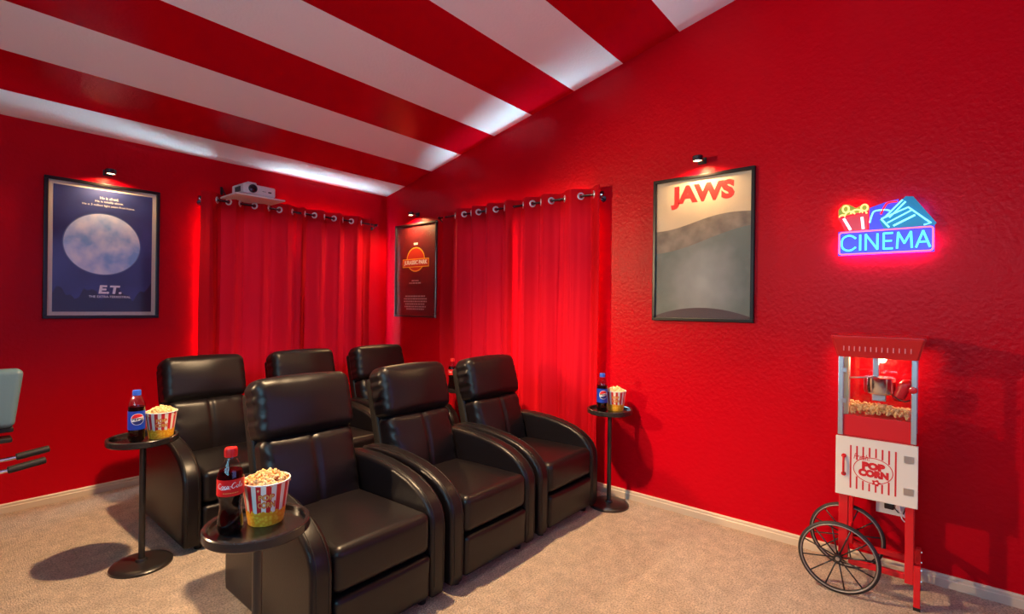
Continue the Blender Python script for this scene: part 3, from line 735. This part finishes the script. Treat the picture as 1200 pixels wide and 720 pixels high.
# ------------------------------------------------------------------ curtains
def curtain_material():
    m = bpy.data.materials.new('red_curtain_cloth'); m.use_nodes = True; nt = m.node_tree; b = nt.nodes['Principled BSDF']
    b.inputs['Base Color'].default_value = (0.52, 0.001, 0.008, 1); b.inputs['Roughness'].default_value = 0.8; b.inputs['Specular IOR Level'].default_value = 0.12
    tr = nt.nodes.new('ShaderNodeBsdfTranslucent'); tr.inputs[0].default_value = (0.50, 0.004, 0.012, 1)
    mx = nt.nodes.new('ShaderNodeMixShader'); mx.inputs[0].default_value = 0.007
    tc = nt.nodes.new('ShaderNodeTexCoord'); n = nt.nodes.new('ShaderNodeTexNoise'); n.inputs['Scale'].default_value = 160; nt.links.new(tc.outputs['Object'], n.inputs['Vector'])
    bp = nt.nodes.new('ShaderNodeBump'); bp.inputs['Strength'].default_value = 0.15; bp.inputs['Distance'].default_value = 0.004
    nt.links.new(n.outputs['Fac'], bp.inputs['Height']); nt.links.new(bp.outputs['Normal'], b.inputs['Normal'])
    nt.links.new(b.outputs[0], mx.inputs[1]); nt.links.new(tr.outputs[0], mx.inputs[2]); nt.links.new(mx.outputs[0], nt.nodes['Material Output'].inputs[0])
    return m
M['curtain'] = curtain_material()
ROD_Z, ROD_OFF = 2.075, 0.060
def rod(label, u0, u1, tr):
    """tr(u, out, z) -> world"""
    um = (u0+u1)/2
    t = thing('curtain_rod', label, 'curtain rod', tr(um, 0, 0), group='curtain rods')
    org = Vector(tr(um, 0, 0)); L = lambda u, o, z: Vector(tr(u, o, z)) - org
    sharp(obj('pole', tubebm([L(u0, ROD_OFF, ROD_Z), L(u1, ROD_OFF, ROD_Z)], 0.0085, 14), M['dark_chrome'], t))
    for u, s in ((u0, -1), (u1, 1)):
        sharp(obj('end_cap', tubebm([L(u, ROD_OFF, ROD_Z), L(u+s*0.014, ROD_OFF, ROD_Z)], 0.014, 14), M['dark_chrome'], t))
        us = u - s*0.012
        br_ = sharp(obj('bracket', tubebm([L(us, 0.0, ROD_Z-0.03), L(us, 0.05, ROD_Z-0.03), L(us, ROD_OFF, ROD_Z-0.011)], 0.006, 8), M['dark_chrome'], t))
        obj('bracket_plate', tubebm([L(us, 0.0, ROD_Z-0.03), L(us, 0.006, ROD_Z-0.03)], 0.02, 14), M['dark_chrome'], br_)
def curtain(label, u0, u1, folds, tr, phase, seed, z0=0.025, group='red grommet curtains'):
    um = (u0+u1)/2; org = Vector(tr(um, 0, 0)); L = lambda u, o, z: Vector(tr(u, o, z)) - org
    t = thing('curtain', label, 'curtain', org, group=group)
    nu, nz = folds*36, 40; per = (u1-u0)/folds; top = ROD_Z + 0.052
    def P(s, f):      # s along 0..1, f down 0..1
        amp = 0.042*(1 - 0.10*f)*(1 + 0.5*f*noise.noise(Vector((s*5+seed, f*1.2, 11))))
        ph = 2*PI*(s*folds) + phase + 1.5*noise.noise(Vector((s*folds*0.8+seed, 0.3, 0))) + 1.1*f*noise.noise(Vector((s*4+seed, f*1.2, 0)))
        sn = math.sin(ph); o = ROD_OFF + amp*math.copysign(abs(sn)**0.75, sn) + 0.018*min(1, f*3)*noise.noise(Vector((s*13+seed, f*1.1, 3))) + 0.016*noise.noise(Vector((s*24+seed, f*1.0, 8)))*min(1, f*5) + 0.006*noise.noise(Vector((s*52+seed, f*2.0, 4)))*min(1, f*6)
        u = u0 + (u1-u0)*s + per*0.10*math.sin(2*ph)*0.6 + 0.012*f*noise.noise(Vector((s*3, f*2+seed, 5)))
        return u, max(0.014, min(0.100, o)), top + (z0-top)*f
    bm = bmesh.new()
    g = [[bm.verts.new(L(*P(i/nu, (j/nz)**1.0))) for i in range(nu+1)] for j in range(nz+1)]
    for j in range(nz):
        for i in range(nu): bm.faces.new((g[j][i], g[j+1][i], g[j+1][i+1], g[j][i+1]))
    bmesh.ops.recalc_face_normals(bm, faces=bm.faces[:])
    obj('cloth', bm, M['curtain'], t, smooth=True)
    # header band folded over at the top
    bm = bmesh.new(); fz = 0.10/(top-z0)
    for sg in (0.0016,):
        gg = []
        for j in range(3):
            row = []
            for i in range(nu+1):
                u, o, z = P(i/nu, fz*j/2); u1_, o1_, _ = P(min(1, i/nu+0.002), fz*j/2); ua, oa, _ = P(max(0, i/nu-0.002), fz*j/2)
                du, do = u1_-ua, o1_-oa; l = math.hypot(du, do); row.append(bm.verts.new(L(u - do/l*sg, o + du/l*sg, z)))
            gg.append(row)
        for j in range(2):
            for i in range(nu): bm.faces.new((gg[j][i], gg[j+1][i], gg[j+1][i+1], gg[j][i+1]))
    obj('header_band', bm, M['curtain'], t, smooth=True)
    # grommets where the cloth crosses the rod
    f = 0.052/(top-z0); prv = None
    for i in range(1, 1600):
        s = i/1600; cur = P(s, f)[1] - ROD_OFF
        hit = prv is not None and prv*cur <= 0 and 0.012 < s < 0.988; prv = cur
        if hit:
            f = 0.052/(top-z0); u, o, z = P(s, f); ub, ob, _ = P(s+0.003, f); ua, oa, _ = P(s-0.003, f)
            tan = (L(ub, ob, z) - L(ua, oa, z)).normalized(); nrm = tan.cross(Vector((0,0,1)))
            c = L(u, ROD_OFF, ROD_Z)
            bm = bmesh.new()
            tube(bm, [c + 0.0210*(tan*math.cos(2*PI*q/24) + Vector((0,0,1))*math.sin(2*PI*q/24)) for q in range(24)], 0.0066, 8, closed=True)
            obj('grommet', bm, M['grommet'], t, smooth=True)
trb = lambda u, o, z: (u, YW - o, z)
trr = lambda u, o, z: (XW - o, u, z)
rod('dark curtain rod with bright grommets below the projector shelf', 1.372, 2.92, trb)
rod('dark curtain rod beside the sea poster', 1.735, 3.385, trr)
curtain('red grommet curtain hanging below the projector', 1.368, 2.190, 4, trb, PI*0.15, 1.0)
curtain('red grommet curtain hanging beside the room corner', 2.130, 2.850, 4, trb, PI*0.1, 5.0)
curtain('red grommet curtain beside the dark red corner poster', 2.515, 3.315, 4, trr, PI*0.2, 9.0)
curtain('red grommet curtain nearest the sea poster', 1.715, 2.545, 4, trr, PI*0.1, 14.0)

# ------------------------------------------------------------------ projector on its wall shelf
t = thing('wall_shelf', 'small white floating shelf under the projector', 'shelf', (1.70, YW, 2.108))
SHB = (-0.185, 0.185, -0.33, 0)
obj('shelf_board', boxbm(SHB[0], SHB[1], SHB[2], -0.001, -0.012, 0.0, bevel=0.003), M['white_plastic'], t)
for x in (-0.165, 0.165):
    bk_ = obj('bracket', boxbm(x-0.008, x+0.008, -0.010, -0.001, 0.0, 0.085), M['black_metal'], t)
    obj('bracket_brace', tubebm([(x, -0.008, 0.078), (x, -0.09, 0.004)], 0.005, 8), M['black_metal'], bk_)
p = thing('projector', 'compact white video projector with round black lens on wall shelf', 'projector', (1.695, YW-0.205, 2.109), (0,0,R(2)))
obj('housing', rbox(0.245, 0.20, 0.076, 0.012, 4, 6, (0,0,0.004)), M['white_plastic'], p, (0,0,0.046), smooth=True)
ln = sharp(obj('lens_barrel', lathe([(0.031,0),(0.031,0.012),(0.026,0.016),(0.024,0.008),(0,0.008)], 32), M['black_plastic'], p, (-0.055,-0.099,0.050), (R(90),0,0)))
obj('lens_glass', lathe([(0,0.013),(0.012,0.0115),(0.022,0.0085)], 32), mat('lens_glass', (0.004,0.004,0.008), 0.03, spec=0.9), ln, smooth=True)
obj('focus_hump', rbox(0.075, 0.11, 0.03, 0.013, 4, 4), M['white_plastic'], p, (-0.055,-0.04,0.086), smooth=True)
obj('front_logo', boxbm(0.018, 0.045, -0.1012, -0.0995, 0.040, 0.043), M['black_plastic'], p)
obj('front_sensor', boxbm(0.064, 0.088, -0.1015, -0.0995, 0.036, 0.046, bevel=0.0005), M['black_plastic'], p)
for k in range(7): obj('vent_slot', boxbm(-0.1238, -0.1225, -0.05+k*0.014, -0.042+k*0.014, 0.025, 0.065), M['black_plastic'], p)
for x in (-0.09, 0.09):
    for y in (-0.07, 0.07): sharp(obj('foot', lathe([(0,0),(0.009,0),(0.009,0.0095),(0,0.0095)], 12), M['black_plastic'], p, (x,y,0)))

# ------------------------------------------------------------------ neon sign
sg = thing('neon_sign', 'glowing neon CINEMA sign with popcorn, cup and tickets', 'sign', (XW-0.024, 0.165, 1.632), RIGHT)
NE = {'cyan': emis('cyan_neon', (0.10, 0.72, 1.0), E_NEON), 'ice': emis('ice_blue_neon', (0.20, 0.78, 1.0), E_NEON),
      'pink': emis('pink_neon', (1.0, 0.16, 0.22), E_NEON), 'red': emis('red_neon', (1.0, 0.02, 0.04), E_NEON),
      'yellow': emis('warm_white_neon', (1.0, 0.62, 0.18), E_NEON), 'white': emis('white_neon', (0.68, 0.80, 1.0), E_NEON)}
# the tubes' light thrown back on the wall from behind the boards
for x, y, col, pw, sz in ((0, -0.03, (0.45, 0.02, 1.0), 4.5, (0.36, 0.06)), (-0.13, 0.14, (1.0, 0.42, 0.03), 0.35, (0.10, 0.08)), (0.085, 0.115, (0.05, 0.45, 1.0), 2.5, (0.10, 0.06)), (0, 0.11, (0.35, 0.1, 1.0), 0.3, (0.08, 0.08))):
    li = bpy.data.lights.new('neon_back_light', 'AREA'); li.shape = 'RECTANGLE'; li.size, li.size_y = sz; li.energy = pw; li.color = col
    lo = bpy.data.objects.new('neon_back_light', li); C.objects.link(lo); lo.parent = sg; lo.location = (x, y, 0.009)
# backing boards, cut to the outline of the design; coloured translucent acrylic
def plate(name, pts, col, z=0.012, glow=0.5):
    bm = bmesh.new(); poly(bm, pts, z, depth=0.004); bmesh.ops.recalc_face_normals(bm, faces=bm.faces[:])
    return obj(name, bm, mat(name + '_lit_acrylic', col, 0.25, emit=(col, glow)), sg)
plate('letter_board', [(-0.190,-0.068),(0.190,-0.068),(0.190,0.056),(-0.190,0.056)], (0.06, 0.03, 0.85))
plate('box_board', [(-0.160,0.056),(-0.190,0.128),(-0.062,0.150),(-0.062,0.056)], (0.55, 0.006, 0.02))
plate('popcorn_board', [(-0.062,0.1505),(-0.1905,0.1285),(-0.190,0.17),(-0.170,0.196),(-0.145,0.192),(-0.115,0.172),(-0.085,0.186),(-0.062,0.172)], (0.26, 0.30, 0.008), glow=0.3)
plate('cup_board', [(-0.060,0.056),(-0.060,0.165),(0.0,0.185),(0.055,0.196),(0.055,0.056)], (0.06, 0.04, 0.80))
plate('ticket_board', [(0.0,0.056),(-0.02,0.10),(0.082,0.205),(0.110,0.200),(0.196,0.066),(0.190,0.056)], (0.008, 0.16, 0.34), 0.0165)
for x in (-0.17, 0.17):
    for y in (-0.05, 0.04): sharp(obj('standoff', tubebm([(x,y,-0.024),(x,y,0.012)], 0.006, 12), M['steel'], sg))
ZN = 0.0235
def neon(name, pts, col, r=0.0040, closed=False, smooth_=False, z=ZN):
    if smooth_: pts = stroke(pts, 5)
    obj(name, tubebm([(x, y, z) for x, y in pts], r, 8, closed=closed), NE[col], sg, smooth=True)
def rrect(x0, x1, y0, y1, r, n=5):
    out = []
    for cx, cy, a in ((x1-r,y1-r,0),(x0+r,y1-r,90),(x0+r,y0+r,180),(x1-r,y0+r,270)):
        out += [(cx+r*math.cos(R(a+90*k/n)), cy+r*math.sin(R(a+90*k/n))) for k in range(n+1)]
    return out
neon('border_tube', rrect(-0.184, 0.184, -0.062, 0.050, 0.012), 'pink', 0.0032, closed=True)
def letter(pts, smooth_=False):
    if smooth_: neon('letter_tube', pts, 'cyan', 0.0045, smooth_=True); return
    bm = bmesh.new()
    for p_, q_ in zip(pts, pts[1:]):
        d = (Vector(q_)-Vector(p_)).normalized()*0.0022
        tube(bm, [(p_[0]-d.x, p_[1]-d.y, ZN), (q_[0]+d.x, q_[1]+d.y, ZN)], 0.0045, 8)
    obj('letter_tube', bm, NE['cyan'], sg)
LB, LT = -0.043, 0.032
lx = [(-0.147,), (-0.098,), (-0.045,), (0.018,), (0.075,), (0.140,)]
letter([(-0.114, LT-0.016), (-0.130, LT-0.003), (-0.148, LT), (-0.168, LT-0.012), (-0.174, (LB+LT)/2), (-0.168, LB+0.012), (-0.148, LB), (-0.130, LB+0.003), (-0.114, LB+0.016)], smooth_=True)
letter([(-0.096, LB), (-0.096, LT)])
letter([(-0.073, LB), (-0.073, LT), (-0.026, LB), (-0.026, LT)])
letter([(0.033, LT), (-0.001, LT), (-0.001, LB), (0.033, LB)]); letter([(-0.001, (LB+LT)/2), (0.029, (LB+LT)/2)])
letter([(0.051, LB), (0.055, LT), (0.079, LB+0.022), (0.103, LT), (0.107, LB)])
letter([(0.123, LB), (0.148, LT), (0.173, LB)]); letter([(0.133, LB+0.024), (0.163, LB+0.024)])
# popcorn box
neon('box_outline_tube', [(-0.190,0.128), (-0.150,0.058)], 'red', 0.0032); neon('box_outline_tube', [(-0.190,0.128), (-0.062,0.150), (-0.066,0.060)], 'red', 0.0032)
for (xa, xb) in ((-0.166, -0.137), (-0.090, -0.084)):
    neon('box_stripe_tube', [(xa,0.122), (xb,0.062)], 'white', 0.0058)
neon('kernel_tube', ellipse(-0.158, 0.170, 0.013, 0.017, 20), 'yellow', 0.0038, closed=True)
neon('kernel_tube', ellipse(-0.080, 0.168, 0.014, 0.016, 20), 'yellow', 0.0038, closed=True)
neon('kernel_tube', ellipse(-0.140, 0.130, 0.022, 0.026, 14, R(20), R(180)), 'yellow', 0.0038)
neon('kernel_tube', ellipse(-0.112, 0.136, 0.026, 0.026, 14, R(15), R(165)), 'yellow', 0.0038)
neon('kernel_tube', ellipse(-0.172, 0.128, 0.013, 0.012, 10, R(30), R(180)), 'yellow', 0.0038)
neon('kernel_tube', ellipse(-0.086, 0.138, 0.015, 0.016, 10, R(0), R(160)), 'yellow', 0.0038)
# cup and straw
neon('cup_tube', [(-0.058,0.090), (-0.050,0.125), (-0.038,0.146), (0.0,0.148), (0.022,0.142)], 'ice', 0.0036, smooth_=True)
neon('straw_tube', [(-0.014,0.128), (0.004,0.170), (0.018,0.182), (0.050,0.184)], 'red', 0.0042, smooth_=True)
# tickets
neon('ticket_tube', [(-0.012,0.104), (0.092,0.150), (0.176,0.066), (0.150,0.060)], 'ice', 0.0040, z=0.027)
neon('ticket_tube', [(-0.012,0.104), (0.020,0.060)], 'ice', 0.0040, z=0.027)
neon('ticket_tube', [(0.004,0.112), (0.070,0.188), (0.082,0.178), (0.020,0.108)], 'ice', 0.0036, z=0.027)
neon('ticket_tube', [(0.012,0.082), (0.104,0.134)], 'ice', 0.0034, z=0.027)
neon('ticket_tube', [(0.036,0.066), (0.118,0.110)], 'ice', 0.0046, z=0.027)

# ------------------------------------------------------------------ popcorn cart
ct = thing('popcorn_cart', 'red popcorn machine cart with white door and two spoked wheels', 'popcorn cart', (2.74, 0.170, 0), (0,0,R(-90)))
# local: x right along the wall, y towards the wall, front at y = 0
def cp(name, bm, m, par=None, **k): return obj(name, bm, M[m] if isinstance(m, str) else m, par or ct, **k)
HW, DP = 0.140, 0.27
# flared canopy
bm = bmesh.new(); rings = []
for z, e in ((1.072,0.006),(1.078,0.009),(1.150,0.026),(1.158,0.030),(1.168,0.030)):
    rings.append([bm.verts.new(q) for q in ((-HW-e,-e,z),(HW+e,-e,z),(HW+e,DP+e*0.4,z),(-HW-e,DP+e*0.4,z))])
for a_, b_ in zip(rings, rings[1:]):
    for k in range(4): bm.faces.new((a_[k], a_[(k+1)%4], b_[(k+1)%4], b_[k]))
bm.faces.new(rings[0][::-1]); bm.faces.new(rings[-1])
bmesh.ops.bevel(bm, geom=[e for e in bm.edges if abs(e.verts[0].co.z-e.verts[1].co.z) > 0.005], offset=0.008, segments=3, affect='EDGES')
cn = sharp(cp('canopy', bm, 'cart_red'))
slot = boxbm(-0.0022, 0.0022, -0.0016, 0.0016, -0.016, 0.016, bevel=0.001, seg=1); slm = bpy.data.meshes.new('vent_rib'); slot.to_mesh(slm); slot.free(); slm.materials.append(mat('pink_rib', (0.72, 0.20, 0.20), 0.4))
for k in range(13): obj('vent_rib', slm, None, cn, (-0.120+k*0.020, -0.0195, 1.116), (R(-13),0,0))
# aluminium corner posts
for x in (-HW+0.008, HW-0.008):
    for y in (0.008, DP-0.008):
        po = cp('corner_post', boxbm(x-0.010, x+0.010, y-0.010, y+0.010, 0.712, 1.072, bevel=0.002, seg=1), 'alu')
        if y < 0.1 and x < 0:
            for z in (0.870, 1.010):
                cp('hinge', boxbm(x+0.002, x+0.022, y-0.0145, y-0.0095, z-0.010, z+0.010, bevel=0.001, seg=1), 'steel', po)
# glass panes
gx = HW-0.018
cp('glass_door', boxbm(-gx, gx, 0.004, 0.007, 0.806, 1.070), 'glass')
for x in (-HW+0.006, HW-0.008): cp('glass_pane', boxbm(x, x+0.002, 0.018, DP-0.018, 0.806, 1.070), 'glass')
cp('glass_pane', boxbm(-gx, gx, DP-0.009, DP-0.007, 0.806, 1.070), 'glass')
cp('inner_liner', boxbm(-gx, -gx+0.018, 0.020, 0.034, 0.806, 1.066), mat('cream_liner', (0.80, 0.62, 0.34), 0.45))
kn = sharp(cp('door_knob', lathe([(0,0.020),(0.012,0.018),(0.015,0.009),(0.008,0.004),(0.006,0)], 20), 'cart_red', loc=(HW-0.012,-0.001,0.945), rot=(R(90),0,0)))
# tray base below the glass
cp('tray_base', boxbm(-HW+0.004, HW-0.004, 0.006, DP-0.006, 0.712, 0.806, bevel=0.003), 'cart_red')
# kettle hanging from the canopy
kt = sharp(cp('kettle', lathe([(0,0.898),(0.045,0.898),(0.056,0.904),(0.060,0.914),(0.060,0.975),(0.056,0.978),(0,0.978)], 40), 'chrome', loc=(0.005,0.125,0)))
cp('hanger', boxbm(-0.019, 0.003, 0.090, 0.110, 0.979, 1.072, bevel=0.002, seg=1), 'steel')
cp('hanger_bar', tubebm([(-0.105,0.045,0.972),(-0.03,0.06,0.980),(0.0,0.10,0.982)], 0.0035, 8), 'steel', smooth=True)
cp('handle_tip', tubebm([(-0.112,0.044,0.971),(-0.103,0.0455,0.9722)], 0.006, 10), 'cart_red', smooth=True)
cp('heater_base', boxbm(-0.022, 0.030, 0.10, 0.15, 0.868, 0.8975, bevel=0.003), 'alu')
cp('power_wire', tubebm(stroke3 := [(0.050,0.11,0.905),(0.075,0.07,0.888),(0.100,0.06,0.884),(0.118,0.06,0.892)], 0.003, 8), 'black_plastic', smooth=True)
cp('scoop', rbox(0.05, 0.07, 0.09, 0.02, 4, 4, (0,0,0.006), lambda x,y,z,n: (x+z*0.35, y, z)), 'cart_red', loc=(0.088,0.12,0.925), smooth=True)
# lamp inside the case
cp('case_lamp', lathe([(0,1.068),(0.030,1.068),(0.030,1.0718)], 24), emis('case_lamp_glow', (1.0, 0.72, 0.36), 6), loc=(0.0,0.19,0))
li = bpy.data.lights.new('case_lamp_light', 'POINT'); li.energy = 2.8; li.color = (1.0, 0.68, 0.36); li.shadow_soft_size = 0.02
lo = bpy.data.objects.new('case_lamp_light', li); C.objects.link(lo); lo.parent = ct; lo.location = (0.0, 0.19, 1.045)
# cabinet: red carcass and white door
cp('cabinet', boxbm(-HW+0.004, HW-0.004, 0.012, DP-0.004, 0.448, 0.7115, bevel=0.002, seg=1), 'cart_red')
dr = cp('cabinet_door', boxbm(-0.148, 0.148, -0.006, 0.011, 0.440, 0.706, bevel=0.002), 'cart_white')
DZ = 0.573
def on_door(name, bm, m, lift=0.0007):      # drawing in x / y becomes x / z on the door face
    for v in bm.verts: v.co = Vector((v.co.x, -0.006 - lift - v.co.z, DZ + v.co.y))
    return obj(name, bm, M[m] if isinstance(m, str) else m, dr)
# vertical stripes, broken by the oval
ocx, ocy, orx, ory = -0.008, -0.002, 0.071, 0.056
for k in range(8):
    x = -0.090 + k*0.0232; top, bot = 0.098 - 0.004*0, -0.096
    dx = (x-ocx)/(orx+0.004)
    segs = [(bot, top)]
    if abs(dx) < 1:
        hh = (ory+0.004)*math.sqrt(1-dx*dx); segs = [(bot, ocy-hh), (ocy+hh, top)]
    for a_, b_ in segs:
        if b_ - a_ > 0.004:
            bm = bmesh.new(); poly(bm, [(x-0.0032,a_),(x+0.0032,a_),(x+0.0032,b_),(x-0.0032,b_)]); on_door('stripe', bm, 'ink_red')
bm = bmesh.new(); ribbon(bm, ellipse(ocx, ocy, orx, ory, 56), 0.0032, closed=True); on_door('oval_outline', bm, 'ink_red')
on_door('lettering', shift(stretch(text_bm('Fresh!', 0.03, bold=0.0002, shear=0.3), 0.062, 0.026), -0.048, 0.052, 0.0002), 'ink_red')
pf = text_bm('Fresh!', 0.03, bold=0.0002)
pf.free()
on_door('lettering', shift(stretch(text_bm('POP', 0.04, bold=0.0035), 0.084, 0.034), -0.006, 0.017, 0.0002), 'ink_red')
on_door('lettering', shift(stretch(text_bm('CORN', 0.04, bold=0.0035), 0.110, 0.034), -0.006, -0.016, 0.0002), 'ink_red')
bm = bmesh.new(); poly(bm, [(0.0045+0.015*math.cos(a_)*(1+0.22*math.cos(5*a_)), -0.053+0.012*math.sin(a_)*(1+0.22*math.cos(5*a_))) for a_ in [2*PI*k/40 for k in range(40)]]); on_door('kernel_print', bm, 'ink_red', 0.0012)
bm = bmesh.new(); poly(bm, ellipse(0.0045, -0.053, 0.0055, 0.0045, 20)); on_door('kernel_print_centre', bm, 'cart_white', 0.0016)
for z in (0.072, -0.066):
    bm = bmesh.new(); box(bm, 0.100, 0.134, z-0.015, z+0.015, -0.0005, 0.002); box(bm, 0.1155, 0.1185, z-0.015, z+0.015, 0.002, 0.004)
    on_door('door_hinge', bm, 'steel')
hp = [(-0.116, DZ-0.038), (-0.116, DZ+0.050)]
obj('door_handle', tubebm([(-0.116,-0.0065,DZ+0.046),(-0.116,-0.022,DZ+0.040),(-0.116,-0.022,DZ-0.030),(-0.116,-0.0065,DZ-0.036)], 0.0045, 10), M['cart_red'], dr, smooth=True)
for z in (0.046, -0.036): sharp(obj('handle_rosette', tubebm([(-0.116,-0.006,DZ+z),(-0.116,-0.012,DZ+z)], 0.0095, 16), M['cart_red'], dr))
# frame legs: two go down to the axle, two stand on the floor
for y in (0.028, DP-0.030):
    cp('leg', boxbm(-HW+0.004, -HW+0.040, y-0.015, y+0.015, 0.135, 0.4475, bevel=0.002, seg=1), 'cart_red')
    cp('leg', boxbm(HW-0.034, HW-0.004, y-0.015, y+0.015, 0.105, 0.4475, bevel=0.002, seg=1), 'cart_red')
    lf = cp('foot_post', boxbm(HW-0.0035, HW+0.020, y-0.015, y+0.015, 0.008, 0.190, bevel=0.002, seg=1), 'cart_red')
    cp('foot_cap', boxbm(HW-0.0045, HW+0.021, y-0.016, y+0.016, 0.0, 0.014), 'black_plastic', lf)
    for z in (0.125, 0.172): cp('bolt', tubebm([(HW+0.020,y,z),(HW+0.024,y,z)], 0.004, 8), 'steel', lf)
    cp('rail', boxbm(-HW+0.041, HW-0.035, y-0.010, y+0.010, 0.118, 0.143, bevel=0.002, seg=1), 'cart_red')
cp('cross_rail', boxbm(-HW+0.006, -HW+0.036, 0.044, DP-0.046, 0.215, 0.240), 'cart_red')
cp('cross_rail', boxbm(HW-0.032, HW-0.006, 0.044, DP-0.046, 0.205, 0.230), 'cart_red')
cp('axle', tubebm([(-0.13,-0.055,0.160),(-0.13,DP+0.005,0.160)], 0.007, 12), 'black_metal', smooth=True)
WRAD = 0.160
def wheel(y):
    w_ = sharp(cp('wheel', tubebm([((WRAD-0.010)*math.cos(2*PI*k/64), 0, (WRAD-0.010)*math.sin(2*PI*k/64)) for k in range(64)], 0.0100, 12, closed=True), 'tyre', loc=(-0.13, y, WRAD)), 80)
    bm = bmesh.new()
    tube(bm, [((WRAD-0.0135)*math.cos(2*PI*k/64), -0.0085, (WRAD-0.0135)*math.sin(2*PI*k/64)) for k in range(64)], 0.0030, 8, closed=True)
    obj('rim', bm, M['whitewall'], w_, smooth=True)
    sharp(obj('hub', tubebm([(0,-0.016,0),(0,0.016,0)], 0.016, 20), M['black_metal'], w_)); sharp(obj('hub_cap', tubebm([(0,-0.022,0),(0,-0.0165,0)], 0.008, 16), M['steel'], w_))
    for k in range(12):
        a_ = 2*PI*(k+0.35)/12; c, s = math.cos(a_), math.sin(a_)
        obj('spoke', tubebm([(0.014*c,0,0.014*s),((WRAD-0.019)*c,0,(WRAD-0.019)*s)], 0.0032, 7), M['black_metal'], w_, smooth=True)
wheel(-0.042); wheel(DP-0.012-0.02+0.018)
# popcorn lying in the case
bm = bmesh.new()
for k in range(420):
    x, y = random.uniform(-gx+0.008, gx-0.008), random.uniform(0.022, DP-0.03)
    hgt = 0.010 + 0.030*(1 - (x/gx)**2*0.3) * (0.6+0.4*math.sin(y*16+x*9))
    kernel(bm, (x, y, 0.812 + random.uniform(0, hgt)), random.uniform(0.0055, 0.0075))
tag(obj('popcorn', bm, M['popcorn'], None, (2.74, 0.170, 0), (0,0,R(-90))), 'loose popcorn on the floor of the glass popcorn machine', 'popcorn', None, 'stuff')

# wall outlet with plug and cords
ou = thing('wall_outlet', 'cream wall outlet with plugged cords behind the popcorn cart', 'outlet', (XW, 0.128, 0.318), RIGHT)
obj('cover_plate', boxbm(-0.058, 0.058, -0.036, 0.036, 0.0, 0.006, bevel=0.002), M['white_plastic'], ou)
obj('plug', boxbm(-0.024, 0.014, -0.004, 0.026, 0.0062, 0.034, bevel=0.004), M['black_plastic'], ou)
obj('plug', boxbm(0.020, 0.040, -0.002, 0.024, 0.0062, 0.028, bevel=0.004), M['white_plastic'], ou)
obj('cord', tubebm([(x, y, z) for x, y, z in ((0.014,0.008,0.025),(0.03,-0.012,0.026),(0.05,-0.016,0.024),(0.062,0.03,0.022),(0.07,0.10,0.020))], 0.003, 8), M['black_plastic'], ou, smooth=True)
for q in (0, 1):
    pts = [(0.034+q*0.004, 0.0, 0.026), (0.045+q*0.006, -0.040+q*0.012, 0.024), (0.058+q*0.01, -0.055+q*0.02, 0.022), (0.064+q*0.014, -0.01, 0.02), (0.07+q*0.02, 0.05, 0.02), (0.075+q*0.03, 0.12, 0.02)]
    pp = []
    for k in range(len(pts)-1):
        for m_ in range(5): pp.append(tuple(pts[k][i]+(pts[k+1][i]-pts[k][i])*m_/5 for i in range(3)))
    obj('cord', tubebm(pp, 0.0028, 8), M['white_plastic'], ou, smooth=True)

# ------------------------------------------------------------------ padded exercise seat at the left edge
ex = thing('exercise_seat', 'pale blue padded exercise seat with ribbed black grips on chrome bars', 'exercise seat', (0.06, 3.30, 0))
PAD = mat('pale_blue_vinyl', (0.11, 0.19, 0.23), 0.42, bump=(90, 0.1, 3, 0.003))
obj('back_pad', rbox(0.50, 0.085, 0.27, 0.026, 5, 14, (0, 0.012, 0), lambda x,y,z,n: (x*(1+0.06*z/0.13), y-0.12*(x/0.25)**2*0.25, z)), PAD, ex, (0.008,0,0.828), smooth=True)
obj('pad_board', boxbm(-0.25, 0.243, -0.03, 0.04, 0.668, 0.692, bevel=0.006), M['black_plastic'], ex)
obj('seat_board', boxbm(-0.25, 0.238, -0.05, 0.03, 0.624, 0.646, bevel=0.006), M['black_plastic'], ex)
for (x0, x1, xe, y, z, ze) in ((-0.2, 0.262, 0.370, -0.015, 0.545, 0.562), (-0.2, 0.230, 0.352, -0.060, 0.500, 0.520)):
    k = (ze-z)/(xe-x1+0.05)
    bo = sharp(obj('grip_bar', tubebm([(x0, y, z-0.03), (x1, y, z), (xe-0.01, y, ze)], 0.009, 12), M['chrome'], ex))
    n = 15; pts, rs = [], []
    for i in range(n*2+1):
        f = i/(n*2); pts.append((x1-0.01+(xe-x1+0.01)*f, y, z+(ze-z)*f)); rs.append((0.0175 if i % 2 else 0.0150) * (0.7 if i in (0, n*2) else 1))
    obj('ribbed_grip', tubebm(pts, rs, 14), M['tyre'], bo, smooth=True)
obj('upright', boxbm(-0.03, 0.03, -0.02, 0.04, 0.03, 0.668, bevel=0.004), M['black_metal'], ex)
obj('bar_mount', boxbm(-0.22, -0.02, -0.085, 0.01, 0.44, 0.55, bevel=0.004), M['black_metal'], ex)
obj('foot_rail', boxbm(-0.24, 0.20, -0.025, 0.025, 0.0, 0.03, bevel=0.004), M['black_metal'], ex)
